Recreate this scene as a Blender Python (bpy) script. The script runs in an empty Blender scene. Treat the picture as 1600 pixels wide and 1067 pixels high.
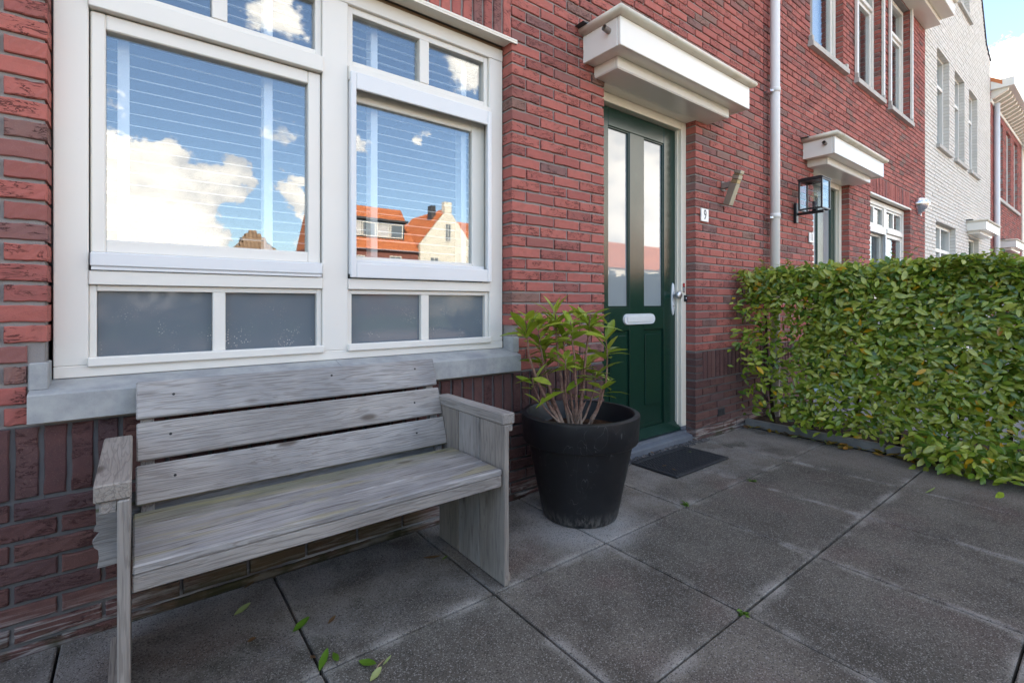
import bpy, math, random
import numpy as np
from mathutils import Vector, Matrix
R = math.radians
SC = bpy.context.scene
COL = SC.collection
rng = random.Random(7)

# ------------------------------------------------------------------ camera
F, CX, V0 = 755.0, 800.0, 474.0            # focal length and centre in photo pixels (1600 x 1067)
PSI = math.atan(588 / 755.0)
CAMH, CAMD = 1.065, 2.075
cam = bpy.data.cameras.new('camera'); camo = bpy.data.objects.new('camera', cam); COL.objects.link(camo)
camo.location = (0, -CAMD, CAMH); camo.rotation_euler = (R(90), 0, -PSI)
cam.sensor_width = 36.0; cam.lens = 36.0 * F / 1600.0
cam.shift_x = 0.0; cam.shift_y = -(533.5 - V0) / 1600.0
cam.clip_end = 2000; cam.clip_start = 0.02
SC.camera = camo
SC.render.resolution_x, SC.render.resolution_y = 1024, 682
S_, C_ = math.sin(PSI), math.cos(PSI)

# ------------------------------------------------------------------ world, sun, exposure
SUN_DIR = Vector((-0.34, 0.76, 0.58)).normalized()      # towards the sun, behind the houses
SC.view_settings.view_transform = 'Standard'; SC.view_settings.look = 'None'
SC.view_settings.exposure = 2.35; SC.view_settings.gamma = 1.0
SC.view_settings.use_white_balance = True; SC.view_settings.white_balance_temperature = 7500.0   # camera set for open shade
world = bpy.data.worlds.new('World'); SC.world = world; world.use_nodes = True

def photo_dir(u, v, mirror=False):
    a = (u - CX) / F; b = -(v - V0) / F
    d = Vector((S_ + C_ * a, C_ - S_ * a, b))
    if mirror: d.y = -d.y
    return d.normalized()

class NT:
    """small helper to write node trees"""
    def __init__(s, nt): s.nt = nt; s.n = nt.nodes; s.l = nt.links
    def node(s, t, **kw):
        n = s.n.new(t)
        for k, v in kw.items(): setattr(n, k, v)
        return n
    def put(s, sock, v):
        if isinstance(v, bpy.types.NodeSocket): s.l.new(v, sock)
        elif v is not None:
            if sock.type == 'RGBA' and not hasattr(v, '__len__'): v = (v, v, v, 1)
            if sock.type == 'RGBA' and len(v) == 3: v = (*v, 1)
            sock.default_value = v
    def math(s, op, a, b=None, c=None, clamp=False):
        n = s.node('ShaderNodeMath', operation=op, use_clamp=clamp)
        s.put(n.inputs[0], a)
        if b is not None: s.put(n.inputs[1], b)
        if c is not None: s.put(n.inputs[2], c)
        return n.outputs[0]
    def vmath(s, op, a, b=None, scale=None):
        n = s.node('ShaderNodeVectorMath', operation=op)
        s.put(n.inputs[0], a)
        if b is not None: s.put(n.inputs[1], b)
        if scale is not None: s.put(n.inputs['Scale'], scale)
        return n.outputs['Value'] if op in ('DISTANCE', 'LENGTH', 'DOT_PRODUCT') else n.outputs[0]
    def mix(s, f, a, b, blend='MIX'):
        n = s.node('ShaderNodeMix', data_type='RGBA', blend_type=blend)
        s.put(n.inputs[0], f); s.put(n.inputs[6], a); s.put(n.inputs[7], b)
        return n.outputs[2]
    def ramp(s, x, lo, hi, a=0.0, b=1.0, smooth=True):
        n = s.node('ShaderNodeMapRange', interpolation_type='SMOOTHSTEP' if smooth else 'LINEAR')
        s.put(n.inputs[0], x); s.put(n.inputs[1], lo); s.put(n.inputs[2], hi); s.put(n.inputs[3], a); s.put(n.inputs[4], b)
        return n.outputs[0]
    def noise(s, vec, scale, detail=3, rough=0.55, dist=0.0):
        n = s.node('ShaderNodeTexNoise'); s.put(n.inputs['Vector'], vec)
        n.inputs['Scale'].default_value = scale; n.inputs['Detail'].default_value = detail
        n.inputs['Roughness'].default_value = rough; n.inputs['Distortion'].default_value = dist
        return n.outputs[0]
    def voronoi(s, vec, scale, feature='F1', rnd=1.0):
        n = s.node('ShaderNodeTexVoronoi', feature=feature); s.put(n.inputs['Vector'], vec)
        n.inputs['Scale'].default_value = scale; n.inputs['Randomness'].default_value = rnd
        return n.outputs
    def scale(s, vec, xyz):
        n = s.node('ShaderNodeVectorMath', operation='MULTIPLY'); s.put(n.inputs[0], vec); n.inputs[1].default_value = xyz
        return n.outputs[0]
    def sep(s, vec):
        n = s.node('ShaderNodeSeparateXYZ'); s.put(n.inputs[0], vec); return n.outputs
    def rnd(s):
        g = s.node('ShaderNodeNewGeometry'); o = s.node('ShaderNodeObjectInfo')
        return s.math('FRACT', s.math('ADD', g.outputs['Random Per Island'], s.math('MULTIPLY', o.outputs['Random'], 7.31)))
    def pos(s): return s.node('ShaderNodeNewGeometry').outputs['Position']
    def obj(s): return s.node('ShaderNodeTexCoord').outputs['Object']
    def bump(s, h, strength=0.3, dist=0.01, normal=None):
        n = s.node('ShaderNodeBump'); n.inputs['Strength'].default_value = strength; n.inputs['Distance'].default_value = dist
        s.put(n.inputs['Height'], h)
        if normal is not None: s.put(n.inputs['Normal'], normal)
        return n.outputs[0]

def build_world():
    w = NT(world.node_tree); w.n.clear()
    sky = w.node('ShaderNodeTexSky', sky_type='NISHITA', sun_disc=False)
    sky.sun_elevation = math.asin(SUN_DIR.z); sky.sun_rotation = math.atan2(SUN_DIR.x, SUN_DIR.y)
    sky.air_density = 1.0; sky.dust_density = 0.6; sky.ozone_density = 4.0
    d = w.node('ShaderNodeTexCoord').outputs['Generated']
    st = w.scale(d, (1, 1, 1.7))
    n1 = w.noise(st, 3.4, 8, 0.60, 0.2)
    wn = w.node('ShaderNodeTexNoise'); w.put(wn.inputs['Vector'], d); wn.inputs['Scale'].default_value = 16.0; wn.inputs['Detail'].default_value = 5; wn.inputs['Roughness'].default_value = 0.62
    dw = w.vmath('ADD', d, w.vmath('SCALE', w.vmath('SUBTRACT', wn.outputs['Color'], (0.5, 0.5, 0.5)), scale=0.15))   # ragged cloud outlines
    bias = None
    def blob(dr, rad, amt):
        nonlocal bias
        dist = w.vmath('DISTANCE', dw, tuple(dr))
        b = w.ramp(dist, rad, rad * 0.25, 0.0, amt)
        bias = b if bias is None else w.math('ADD', bias, b)
    # cumulus seen in the window panes (directions read from the photograph)
    blob(photo_dir(120, 360, True), 0.22, 0.24)
    blob(photo_dir(190, 250, True), 0.13, 0.19)
    blob(photo_dir(280, 360, True), 0.12, 0.18)
    blob(photo_dir(352, 282, True), 0.07, 0.30)
    blob(photo_dir(458, 305, True), 0.07, 0.27)
    blob(photo_dir(432, 205, True), 0.055, 0.24)
    blob(photo_dir(435, 25, True), 0.08, 0.17)
    blob(photo_dir(725, 105, True), 0.11, 0.18)
    blob(photo_dir(605, 100, True), 0.06, 0.18)
    blob(photo_dir(605, 290, True), 0.045, 0.28)
    blob(photo_dir(575, 225, True), 0.06, 0.29)
    blob(photo_dir(660, 205, True), 0.045, 0.27)
    blob(photo_dir(980, 300, True), 0.34, 0.20)
    blob(photo_dir(1590, 80), 0.085, 0.22)
    # clear blue between them
    blob(photo_dir(340, 120, True), 0.30, -0.22)
    blob(photo_dir(420, 350, True), 0.10, -0.10)
    blob(photo_dir(650, 220, True), 0.26, -0.17)
    blob(photo_dir(1570, 0), 0.10, -0.20)
    n = w.math('ADD', n1, bias)
    mask = w.ramp(n, 0.535, 0.605)
    shade = w.noise(st, 9.0, 6, 0.62)
    ccol = w.mix(w.ramp(w.math('ADD', shade, w.math('MULTIPLY', n, 0.5)), 0.62, 0.98), (4.6, 5.0, 5.7), (9.2, 9.1, 9.0))
    col = w.mix(mask, sky.outputs[0], ccol)
    bg = w.node('ShaderNodeBackground'); w.put(bg.inputs[0], col); bg.inputs[1].default_value = 0.12
    out = w.node('ShaderNodeOutputWorld'); w.l.new(bg.outputs[0], out.inputs[0])
build_world()
world.cycles.sampling_method = 'MANUAL'; world.cycles.sample_map_resolution = 512
sl = bpy.data.lights.new('sun', 'SUN'); slo = bpy.data.objects.new('sun', sl); COL.objects.link(slo)
sl.energy = 3.5; sl.angle = R(0.53); sl.color = (1.0, 0.955, 0.88)
slo.rotation_euler = SUN_DIR.to_track_quat('Z', 'Y').to_euler(); slo.location = (0, 30, 40)

# ------------------------------------------------------------------ materials
MATS = {}
def material(name, fn):
    m = bpy.data.materials.new(name); m.use_nodes = True
    t = NT(m.node_tree); t.n.clear()
    out = t.node('ShaderNodeOutputMaterial')
    sh = fn(t)
    t.l.new(sh, out.inputs['Surface']); MATS[name] = m
    return m
def principled(t, color, rough=0.6, metal=0.0, normal=None, spec=0.5, **kw):
    p = t.node('ShaderNodeBsdfPrincipled')
    t.put(p.inputs['Base Color'], color); t.put(p.inputs['Roughness'], rough); t.put(p.inputs['Metallic'], metal)
    t.put(p.inputs['Specular IOR Level'], spec)
    if normal is not None: t.put(p.inputs['Normal'], normal)
    for k, v in kw.items(): t.put(p.inputs[k], v)
    return p.outputs[0]

def brick_mat(name, cols, dark, lime=False, soot=0.0):
    def f(t):
        r = t.rnd(); p = t.pos()
        off = t.node('ShaderNodeCombineXYZ'); t.put(off.inputs[0], t.math('MULTIPLY', r, 37.0)); t.put(off.inputs[2], t.math('MULTIPLY', r, 91.0))
        q = t.vmath('ADD', p, off.outputs[0])
        ramp = t.node('ShaderNodeValToRGB'); ramp.color_ramp.interpolation = 'LINEAR'
        els = ramp.color_ramp.elements
        while len(els) < len(cols): els.new(0.5)
        for e, (x, c) in zip(els, cols): e.position = x; e.color = (*c, 1)
        t.put(ramp.inputs[0], r)
        # blotches inside one brick
        blot = t.noise(q, 22, 4, 0.6)
        c = t.mix(t.ramp(blot, 0.42, 0.72, 0, 0.45), ramp.outputs[0], dark)
        sand = t.noise(q, 420, 2, 0.7)
        c = t.mix(t.ramp(sand, 0.55, 0.8, 0, 0.45), c, (0.36, 0.22, 0.17))
        # folds of the hand-moulded clay, running along the brick
        fold = t.noise(t.scale(q, (13, 13, 48)), 1.0, 4, 0.6, 1.3)
        ridge = t.math('ABSOLUTE', t.math('SUBTRACT', fold, 0.5))
        where = t.math('MULTIPLY', t.ramp(t.noise(q, 13, 2), 0.42, 0.52), t.ramp(t.math('FRACT', t.math('MULTIPLY', r, 23.7)), 0.30, 0.36))
        crease = t.math('MULTIPLY', t.ramp(ridge, 0.034, 0.008), where)
        c = t.mix(t.math('MULTIPLY', crease, 0.8), c, (0.045, 0.016, 0.015))
        if lime:
            z = t.sep(p)[2]
            streak = t.noise(t.scale(p, (4, 4, 60)), 1.0, 5, 0.65, 0.8)
            lim = t.math('MULTIPLY', t.ramp(z, 0.16, 0.03), t.ramp(streak, 0.46, 0.62))
            c = t.mix(t.math('MULTIPLY', lim, 0.6), c, (0.5, 0.48, 0.46))
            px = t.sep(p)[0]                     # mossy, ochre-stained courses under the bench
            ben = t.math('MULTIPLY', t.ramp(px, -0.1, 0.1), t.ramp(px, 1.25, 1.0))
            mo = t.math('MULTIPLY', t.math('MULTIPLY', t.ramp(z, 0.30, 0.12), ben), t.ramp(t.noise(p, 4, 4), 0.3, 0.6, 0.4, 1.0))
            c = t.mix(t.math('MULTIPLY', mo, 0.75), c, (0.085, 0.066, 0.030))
            mo = t.math('MULTIPLY', t.ramp(z, 0.07, 0.02), t.ramp(t.noise(p, 6, 4), 0.42, 0.6))
            c = t.mix(t.math('MULTIPLY', mo, 0.8), c, (0.030, 0.032, 0.010))
        else:
            sp = t.ramp(t.noise(p, 1.3, 6, 0.62), 0.70, 0.78)
            c = t.mix(t.math('MULTIPLY', sp, 0.35), c, (0.6, 0.55, 0.52))
        h = t.math('ADD', t.math('MULTIPLY', t.math('ADD', blot, t.math('MULTIPLY', sand, 0.35)), 0.5), t.math('MULTIPLY', crease, -0.9))
        return principled(t, c, 0.86, normal=t.bump(h, 0.55, 0.0045), spec=0.25)
    return material(name, f)
RED = [(0.0, (0.37, 0.108, 0.088)), (0.35, (0.43, 0.130, 0.106)), (0.68, (0.34, 0.098, 0.084)), (0.86, (0.275, 0.096, 0.084)), (0.93, (0.20, 0.105, 0.098)), (1.0, (0.24, 0.135, 0.108))]
brick_mat('brick_red', RED, (0.26, 0.10, 0.082))
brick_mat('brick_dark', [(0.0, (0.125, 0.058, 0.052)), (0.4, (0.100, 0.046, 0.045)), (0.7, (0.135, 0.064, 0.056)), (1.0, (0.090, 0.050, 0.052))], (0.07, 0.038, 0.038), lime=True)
def white_brick(t):
    p = t.pos(); r = t.rnd()
    c = t.mix(t.ramp(r, 0, 1), (0.64, 0.60, 0.54), (0.69, 0.65, 0.595))
    c = t.mix(t.ramp(t.noise(p, 1.2, 5), 0.5, 0.75, 0, 0.2), c, (0.54, 0.50, 0.44))
    return principled(t, c, 0.8, normal=t.bump(t.noise(p, 60, 4), 0.4, 0.005))
material('brick_white', white_brick)
def mortar(c0, c1, dark=True):
    def f(t):
        p = t.pos()
        c = t.mix(t.noise(p, 9, 5), c0, c1)
        z = t.sep(p)[2]
        if dark: c = t.mix(t.math('LESS_THAN', z, 0.688), c, t.mix(t.noise(p, 9, 5), (0.095, 0.092, 0.096), (0.165, 0.158, 0.158)))   # dark pointing of the plinth
        lim = t.math('MULTIPLY', t.ramp(z, 0.07, 0.01), t.ramp(t.noise(t.scale(p, (3, 3, 30)), 1, 4), 0.45, 0.6))
        c = t.mix(t.math('MULTIPLY', lim, 0.7), c, (0.45, 0.44, 0.43))
        return principled(t, c, 0.95, normal=t.bump(t.noise(p, 260, 4, 0.7), 0.6, 0.004), spec=0.1)
    return f
material('mortar', mortar((0.23, 0.208, 0.196), (0.33, 0.30, 0.282)))
material('mortar_white', mortar((0.50, 0.465, 0.415), (0.57, 0.53, 0.48), False))

def paint(name, col, rough=0.35, dirt=0.15, dcol=(0.45, 0.40, 0.30), dscale=3.0):
    def f(t):
        p = t.pos()
        d = t.ramp(t.noise(t.scale(p, (1, 1, 0.5)), dscale, 6, 0.62), 0.45, 0.8, 0, dirt)
        c = t.mix(d, col, dcol)
        spk = t.ramp(t.noise(p, 90, 3, 0.6), 0.70, 0.76, 0, dirt * 1.2)
        c = t.mix(spk, c, tuple(x * 0.45 for x in dcol))
        h = t.noise(p, 45, 3)
        return principled(t, c, t.ramp(t.noise(p, 3, 2), 0.3, 0.7, rough, rough + 0.05), normal=t.bump(h, 0.03, 0.003))
    return material(name, f)
paint('white_paint', (0.74, 0.705, 0.645), 0.34, 0.10)
paint('cream_paint', (0.76, 0.70, 0.60), 0.30, 0.12)
paint('canopy_paint', (0.80, 0.76, 0.69), 0.22, 0.08)
paint('gutter_cream', (0.70, 0.64, 0.53), 0.5, 0.55, (0.42, 0.33, 0.16), 7)
paint('pipe_white', (0.72, 0.70, 0.68), 0.4, 0.15)
paint('pipe_brown', (0.22, 0.18, 0.16), 0.5, 0.3)
paint('green_paint', (0.0045, 0.030, 0.020), 0.22, 0.03, (0.01, 0.04, 0.03))
paint('black_metal', (0.014, 0.015, 0.018), 0.38, 0.15, (0.06, 0.06, 0.06))
paint('black_rubber', (0.016, 0.018, 0.023), 0.62, 0.35, (0.06, 0.06, 0.06), 12)
paint('lead', (0.05, 0.05, 0.055), 0.6, 0.3, (0.15, 0.15, 0.15))
paint('blind_white', (0.78, 0.78, 0.77), 0.5, 0.03)
paint('sign_white', (0.80, 0.79, 0.77), 0.4, 0.08)
paint('numeral_grey', (0.055, 0.06, 0.065), 0.5, 0.1)
paint('sticker_red', (0.5, 0.02, 0.02), 0.4, 0.05)
paint('sticker_black', (0.02, 0.02, 0.02), 0.4, 0.05)
paint('curtain_grey', (0.55, 0.54, 0.55), 0.9, 0.05)
paint('room_grey', (0.10, 0.10, 0.105), 0.9, 0.2, (0.05, 0.05, 0.05))
paint('aluminium', (0.70, 0.70, 0.70), 0.35, 0.08)
paint('dormer_grey', (0.05, 0.055, 0.065), 0.5, 0.1)
paint('far_wall_white', (0.78, 0.72, 0.62), 0.8, 0.1)
paint('far_brick', (0.24, 0.09, 0.07), 0.9, 0.4, (0.13, 0.06, 0.05), 9)
def metal(name, col, rough):
    def f(t):
        p = t.pos()
        return principled(t, t.mix(t.ramp(t.noise(p, 14, 3), 0.4, 0.75, 0, 0.15), col, tuple(c * 0.6 for c in col)), t.ramp(t.noise(p, 20, 2), 0.3, 0.7, rough, rough + 0.06), 1.0)
    return material(name, f)
metal('steel', (0.72, 0.72, 0.73), 0.22)
metal('satin_steel', (0.62, 0.63, 0.66), 0.38)
metal('brass', (0.50, 0.42, 0.25), 0.42)
metal('aged_alu', (0.42, 0.41, 0.34), 0.45)

def glass(t, ior=2.1, tint=(0.93, 0.95, 0.95)):
    f0 = ((ior - 1) / (ior + 1)) ** 2
    g = t.node('ShaderNodeNewGeometry'); cs = t.math('ABSOLUTE', t.vmath('DOT_PRODUCT', g.outputs['Normal'], g.outputs['Incoming']))
    fr = t.math('MULTIPLY_ADD', t.math('POWER', t.math('SUBTRACT', 1.0, cs), 5.0), 1 - f0, f0)
    tr = t.node('ShaderNodeBsdfTransparent'); tr.inputs[0].default_value = (*tint, 1)
    gl = t.node('ShaderNodeBsdfGlossy'); gl.inputs['Roughness'].default_value = 0.0; gl.inputs['Color'].default_value = (0.96, 0.98, 1, 1)
    wob = t.noise(t.pos(), 2.2, 1)
    t.put(gl.inputs['Normal'], t.bump(wob, 0.006, 0.05))
    mx = t.node('ShaderNodeMixShader'); t.put(mx.inputs[0], fr); t.l.new(tr.outputs[0], mx.inputs[1]); t.l.new(gl.outputs[0], mx.inputs[2])
    return mx.outputs[0]
material('coated_glass', glass)
material('lamp_glass', lambda t: glass(t, 1.5, (0.93, 0.95, 0.95)))
def panel_glass(t):
    p = t.pos(); z = t.sep(p)[2]
    base = t.mix(t.noise(p, 3, 3), (0.125, 0.150, 0.175), (0.150, 0.175, 0.20))
    sp = t.math('MULTIPLY', t.ramp(t.voronoi(p, 120)[0], 0.30, 0.16), t.ramp(t.noise(p, 9, 4, 0.6), 0.50, 0.66))
    sp = t.math('MULTIPLY', sp, t.ramp(z, 1.10, 0.90, 0.05, 0.85))
    c = t.mix(sp, base, (0.55, 0.50, 0.45))
    return principled(t, c, t.math('ADD', 0.07, t.math('MULTIPLY', sp, 0.5)), spec=0.6)
material('panel_glass', panel_glass)
def frosted(t):
    p = t.pos()
    c = t.mix(t.noise(p, 2, 2), (0.25, 0.28, 0.30), (0.31, 0.34, 0.355))
    return principled(t, c, 0.02, spec=0.5, IOR=2.0)
material('door_glass', frosted)

def stone(name, c0, c1, sc=9, bump=0.25, rough=0.8):
    def f(t):
        p = t.pos()
        c = t.mix(t.ramp(t.noise(p, sc, 7, 0.65), 0.3, 0.7), c0, c1)
        c = t.mix(t.ramp(t.noise(t.scale(p, (9, 9, 1.5)), 2.0, 5, 0.6), 0.55, 0.75, 0, 0.4), c, tuple(x * 0.75 for x in c0))
        c = t.mix(t.ramp(t.noise(p, 300, 2), 0.62, 0.78, 0, 0.3), c, tuple(x * 0.5 for x in c0))
        return principled(t, c, rough, normal=t.bump(t.noise(p, 180, 5, 0.7), bump, 0.003), spec=0.3)
    return material(name, f)
stone('sill_stone', (0.27, 0.275, 0.28), (0.40, 0.40, 0.385))
stone('sill_concrete', (0.42, 0.39, 0.35), (0.52, 0.49, 0.45))
stone('threshold_stone', (0.115, 0.13, 0.16), (0.16, 0.18, 0.21), 6, 0.1, 0.5)
stone('kerb_concrete', (0.15, 0.148, 0.145), (0.235, 0.23, 0.222), 5, 0.4)
stone('pebble', (0.03, 0.03, 0.033), (0.20, 0.19, 0.19), 60)
def slab_mat(t):
    p = t.pos(); o = t.obj(); r = t.rnd()
    base = t.mix(t.ramp(t.noise(p, 2.6, 7, 0.66), 0.32, 0.68), (0.072, 0.060, 0.049), (0.165, 0.142, 0.118))
    base = t.mix(t.ramp(t.noise(t.vmath('ADD', p, (7, 3, 1)), 2.0, 3), 0.50, 0.68, 0, 0.6), base, (0.145, 0.092, 0.080))
    base = t.mix(t.ramp(r, 0, 1, 0, 0.55), base, (0.082, 0.075, 0.062))
    sx, sy, sz = t.sep(p)
    # dry, lime-washed strip along the house and round the pot
    wob = t.math('MULTIPLY', t.math('SUBTRACT', t.noise(p, 3.0, 6, 0.65), 0.5), 1.1)
    dry = t.ramp(t.math('ADD', sy, wob), -0.72, -0.28)
    base = t.mix(t.math('MULTIPLY', dry, t.ramp(t.noise(p, 5, 5), 0.35, 0.65, 0.2, 0.75)), base, (0.26, 0.242, 0.226))
    rp = t.vmath('DISTANCE', t.scale(p, (1, 1, 0)), (1.72, -0.42, 0))
    ring = t.math('MULTIPLY', t.ramp(t.math('ADD', rp, t.math('MULTIPLY', wob, 0.35)), 0.36, 0.16), 0.65)
    base = t.mix(ring, base, (0.40, 0.385, 0.37))
    rk = t.ramp(t.math('ADD', sx, wob), 3.35, 4.0)
    base = t.mix(t.math('MULTIPLY', rk, 0.55), base, (0.28, 0.235, 0.20))
    # dark algae by the bench foot
    al = t.ramp(t.noise(t.vmath('ADD', p, (1.3, 5, 0)), 3.2, 5, 0.6), 0.56, 0.70, 0, 0.75)
    base = t.mix(t.math('MULTIPLY', al, t.ramp(sy, -0.75, -0.4)), base, (0.052, 0.048, 0.032))
    # pale worn edges
    ox, oy, oz = t.sep(o)
    e = t.math('MAXIMUM', t.math('ABSOLUTE', ox), t.math('ABSOLUTE', oy))
    edge = t.math('MULTIPLY', t.ramp(t.math('ADD', e, t.math('MULTIPLY', wob, 0.05)), 0.262, 0.308), t.ramp(t.noise(p, 6, 5), 0.42, 0.68, 0, 0.75))
    base = t.mix(edge, base, (0.33, 0.305, 0.275))
    # exposed grit
    g = t.voronoi(p, 330)
    grit = t.sep(g[1])[0]
    c = t.mix(t.ramp(grit, 0.80, 0.97, 0, 0.65), base, (0.34, 0.32, 0.295))
    c = t.mix(t.ramp(grit, 0.22, 0.03, 0, 0.75), c, (0.018, 0.017, 0.016))
    h = t.math('ADD', t.math('MULTIPLY', g[0], -0.6), t.noise(p, 160, 4, 0.7))
    return principled(t, c, 0.86, normal=t.bump(h, 0.55, 0.003), spec=0.3)
material('slab', slab_mat)
def dirt_mat(c0, c1, sc=30):
    def f(t):
        p = t.pos()
        return principled(t, t.mix(t.ramp(t.noise(p, sc, 6, 0.7), 0.3, 0.7), c0, c1), 0.95, normal=t.bump(t.noise(p, sc * 4, 5, 0.7), 0.9, 0.012), spec=0.1)
    return f
material('soil', dirt_mat((0.020, 0.014, 0.010), (0.075, 0.050, 0.034)))
material('bark_mulch', dirt_mat((0.03, 0.018, 0.012), (0.11, 0.06, 0.04)))
material('joint_sand', dirt_mat((0.012, 0.011, 0.009), (0.035, 0.032, 0.026), 18))
material('street_paver', dirt_mat((0.26, 0.20, 0.175), (0.36, 0.29, 0.26), 3))
material('neighbour_paver', dirt_mat((0.15, 0.148, 0.145), (0.24, 0.235, 0.23), 5))
material('lawn', dirt_mat((0.035, 0.075, 0.016), (0.075, 0.13, 0.03), 4))

def wood(name, axis):
    def f(t):
        o = t.obj(); r = t.rnd()
        off = t.node('ShaderNodeCombineXYZ')
        for i, k in enumerate((13.0, 29.0, 53.0)): t.put(off.inputs[i], t.math('MULTIPLY', r, k))
        q = t.vmath('ADD', o, off.outputs[0])
        st = [38.0, 38.0, 38.0]; st[axis] = 2.2
        kn = [9.0, 9.0, 9.0]; kn[axis] = 3.4
        vk = t.voronoi(t.scale(q, tuple(kn)), 0.8)
        knot = t.ramp(vk[0], 0.13, 0.05)
        pull = t.ramp(vk[0], 0.42, 0.0, 0, 1.5)
        g0 = t.scale(q, tuple(st))
        warp = t.vmath('ADD', g0, t.vmath('SCALE', t.node('ShaderNodeTexNoise').outputs[1], scale=0.0))
        grain = t.node('ShaderNodeTexNoise'); t.put(grain.inputs['Vector'], warp); grain.inputs['Scale'].default_value = 0.55
        grain.inputs['Detail'].default_value = 4; t.put(grain.inputs['Distortion'], t.math('ADD', 0.05, t.math('MULTIPLY', pull, 0.6)))
        gr = grain.outputs[0]
        bands = t.math('SINE', t.math('MULTIPLY', gr, 72.0))
        line = t.ramp(bands, 0.35, 1.0)
        fine = t.noise(t.scale(q, tuple(x * 6 if i != axis else x * 3 for i, x in enumerate(st))), 1.0, 3, 0.6)
        tone = t.noise(q, 3.5, 4)
        c = t.mix(t.ramp(tone, 0.3, 0.7), (0.25, 0.243, 0.243), (0.40, 0.378, 0.36))
        c = t.mix(t.ramp(r, 0, 1, 0.0 if axis == 0 else 0.25, 0.3 if axis == 0 else 0.75), c, (0.27, 0.22, 0.172))
        c = t.mix(t.math('MULTIPLY', line, 0.42), c, (0.15, 0.125, 0.11))
        c = t.mix(t.ramp(fine, 0.48, 0.76, 0, 0.6), c, (0.12, 0.108, 0.10))
        c = t.mix(t.ramp(t.noise(t.scale(q, tuple(5.0 if i != axis else 0.7 for i in range(3))), 1.6, 4, 0.6), 0.5, 0.72, 0, 0.45), c, (0.15, 0.13, 0.115))
        c = t.mix(t.math('MULTIPLY', knot, 0.75), c, (0.085, 0.062, 0.048))
        if axis == 0:                       # algae and rusty rot on the flat boards
            p = t.pos(); py = t.sep(p)[1]; pz = t.sep(p)[2]
            seat = t.math('MULTIPLY', t.ramp(pz, 0.436, 0.4425), t.ramp(pz, 0.452, 0.447))
            al = t.math('MULTIPLY', t.ramp(t.math('ADD', py, t.math('MULTIPLY', t.noise(t.scale(p, (3, 12, 1)), 1.5, 4), 0.25)), -0.30, -0.12), seat)
            c = t.mix(t.math('MULTIPLY', al, 0.62), c, (0.105, 0.115, 0.045))
            al2 = t.math('MULTIPLY', t.ramp(t.noise(t.scale(p, (2.2, 14, 1)), 1.6, 4), 0.52, 0.68), seat)
            c = t.mix(t.math('MULTIPLY', al2, 0.5), c, (0.33, 0.28, 0.13))
            crack = t.math('MULTIPLY', t.ramp(t.math('ABSOLUTE', t.math('SUBTRACT', t.noise(t.scale(p, (0.8, 24, 1)), 1.0, 2), 0.5)), 0.012, 0.0), seat)
            c = t.mix(t.math('MULTIPLY', crack, 0.7), c, (0.06, 0.04, 0.03))
        h = t.math('ADD', t.math('MULTIPLY', line, -0.3), t.math('ADD', t.math('MULTIPLY', fine, -0.6), t.math('MULTIPLY', knot, -0.4)))
        return principled(t, c, 0.8, normal=t.bump(h, 0.7, 0.003), spec=0.25)
    return material(name, f)
wood('wood_x', 0); wood('wood_y', 1); wood('wood_z', 2)

def leaf_mat(name, cols, yellow=0.0, rough=0.3):
    def f(t):
        r = t.rnd(); o = t.obj(); p = t.pos()
        ramp = t.node('ShaderNodeValToRGB'); els = ramp.color_ramp.elements
        while len(els) < len(cols): els.new(0.5)
        for e, (x, c) in zip(els, cols): e.position = x; e.color = (*c, 1)
        t.put(ramp.inputs[0], r)
        c = t.mix(t.ramp(t.noise(p, 40, 3), 0.4, 0.7, 0, 0.4), ramp.outputs[0], tuple(x * 0.7 for x in cols[0][1]))
        if yellow:
            y = t.math('GREATER_THAN', t.math('FRACT', t.math('MULTIPLY', r, 17.13)), 1 - yellow)
            c = t.mix(y, c, t.mix(t.math('FRACT', t.math('MULTIPLY', r, 51.7)), (0.62, 0.36, 0.02), (0.5, 0.22, 0.03)))
        pr = t.node('ShaderNodeBsdfPrincipled'); t.put(pr.inputs['Base Color'], c); pr.inputs['Roughness'].default_value = rough
        pr.inputs['Specular IOR Level'].default_value = 0.6
        t.put(pr.inputs['Normal'], t.bump(t.noise(p, 120, 2), 0.15, 0.003))
        tl = t.node('ShaderNodeBsdfTranslucent'); t.put(tl.inputs[0], t.mix(0.5, c, (0.25, 0.35, 0.03)))
        mx = t.node('ShaderNodeMixShader'); mx.inputs[0].default_value = 0.28
        t.l.new(pr.outputs[0], mx.inputs[1]); t.l.new(tl.outputs[0], mx.inputs[2])
        return mx.outputs[0]
    return material(name, f)
leaf_mat('hedge_leaf', [(0.0, (0.05, 0.13, 0.020)), (0.25, (0.15, 0.25, 0.028)), (0.6, (0.33, 0.41, 0.045)), (1.0, (0.52, 0.53, 0.12))], 0.022, 0.24)
leaf_mat('dark_leaf', [(0.0, (0.025, 0.06, 0.015)), (1.0, (0.06, 0.12, 0.025))])
leaf_mat('shrub_leaf', [(0.0, (0.18, 0.26, 0.025)), (0.5, (0.32, 0.40, 0.035)), (1.0, (0.44, 0.48, 0.07))], 0, 0.36)
leaf_mat('fallen_green', [(0.0, (0.08, 0.20, 0.015)), (1.0, (0.14, 0.27, 0.03))], 0, 0.4)
leaf_mat('fallen_pale', [(0.0, (0.28, 0.36, 0.12)), (1.0, (0.36, 0.40, 0.15))], 0, 0.5)
leaf_mat('fallen_yellow', [(0.0, (0.50, 0.30, 0.03)), (0.4, (0.55, 0.22, 0.03)), (0.7, (0.30, 0.28, 0.05)), (1.0, (0.20, 0.09, 0.035))], 0, 0.6)
leaf_mat('fallen_brown', [(0.0, (0.10, 0.045, 0.022)), (1.0, (0.20, 0.09, 0.04))], 0, 0.7)
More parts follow.
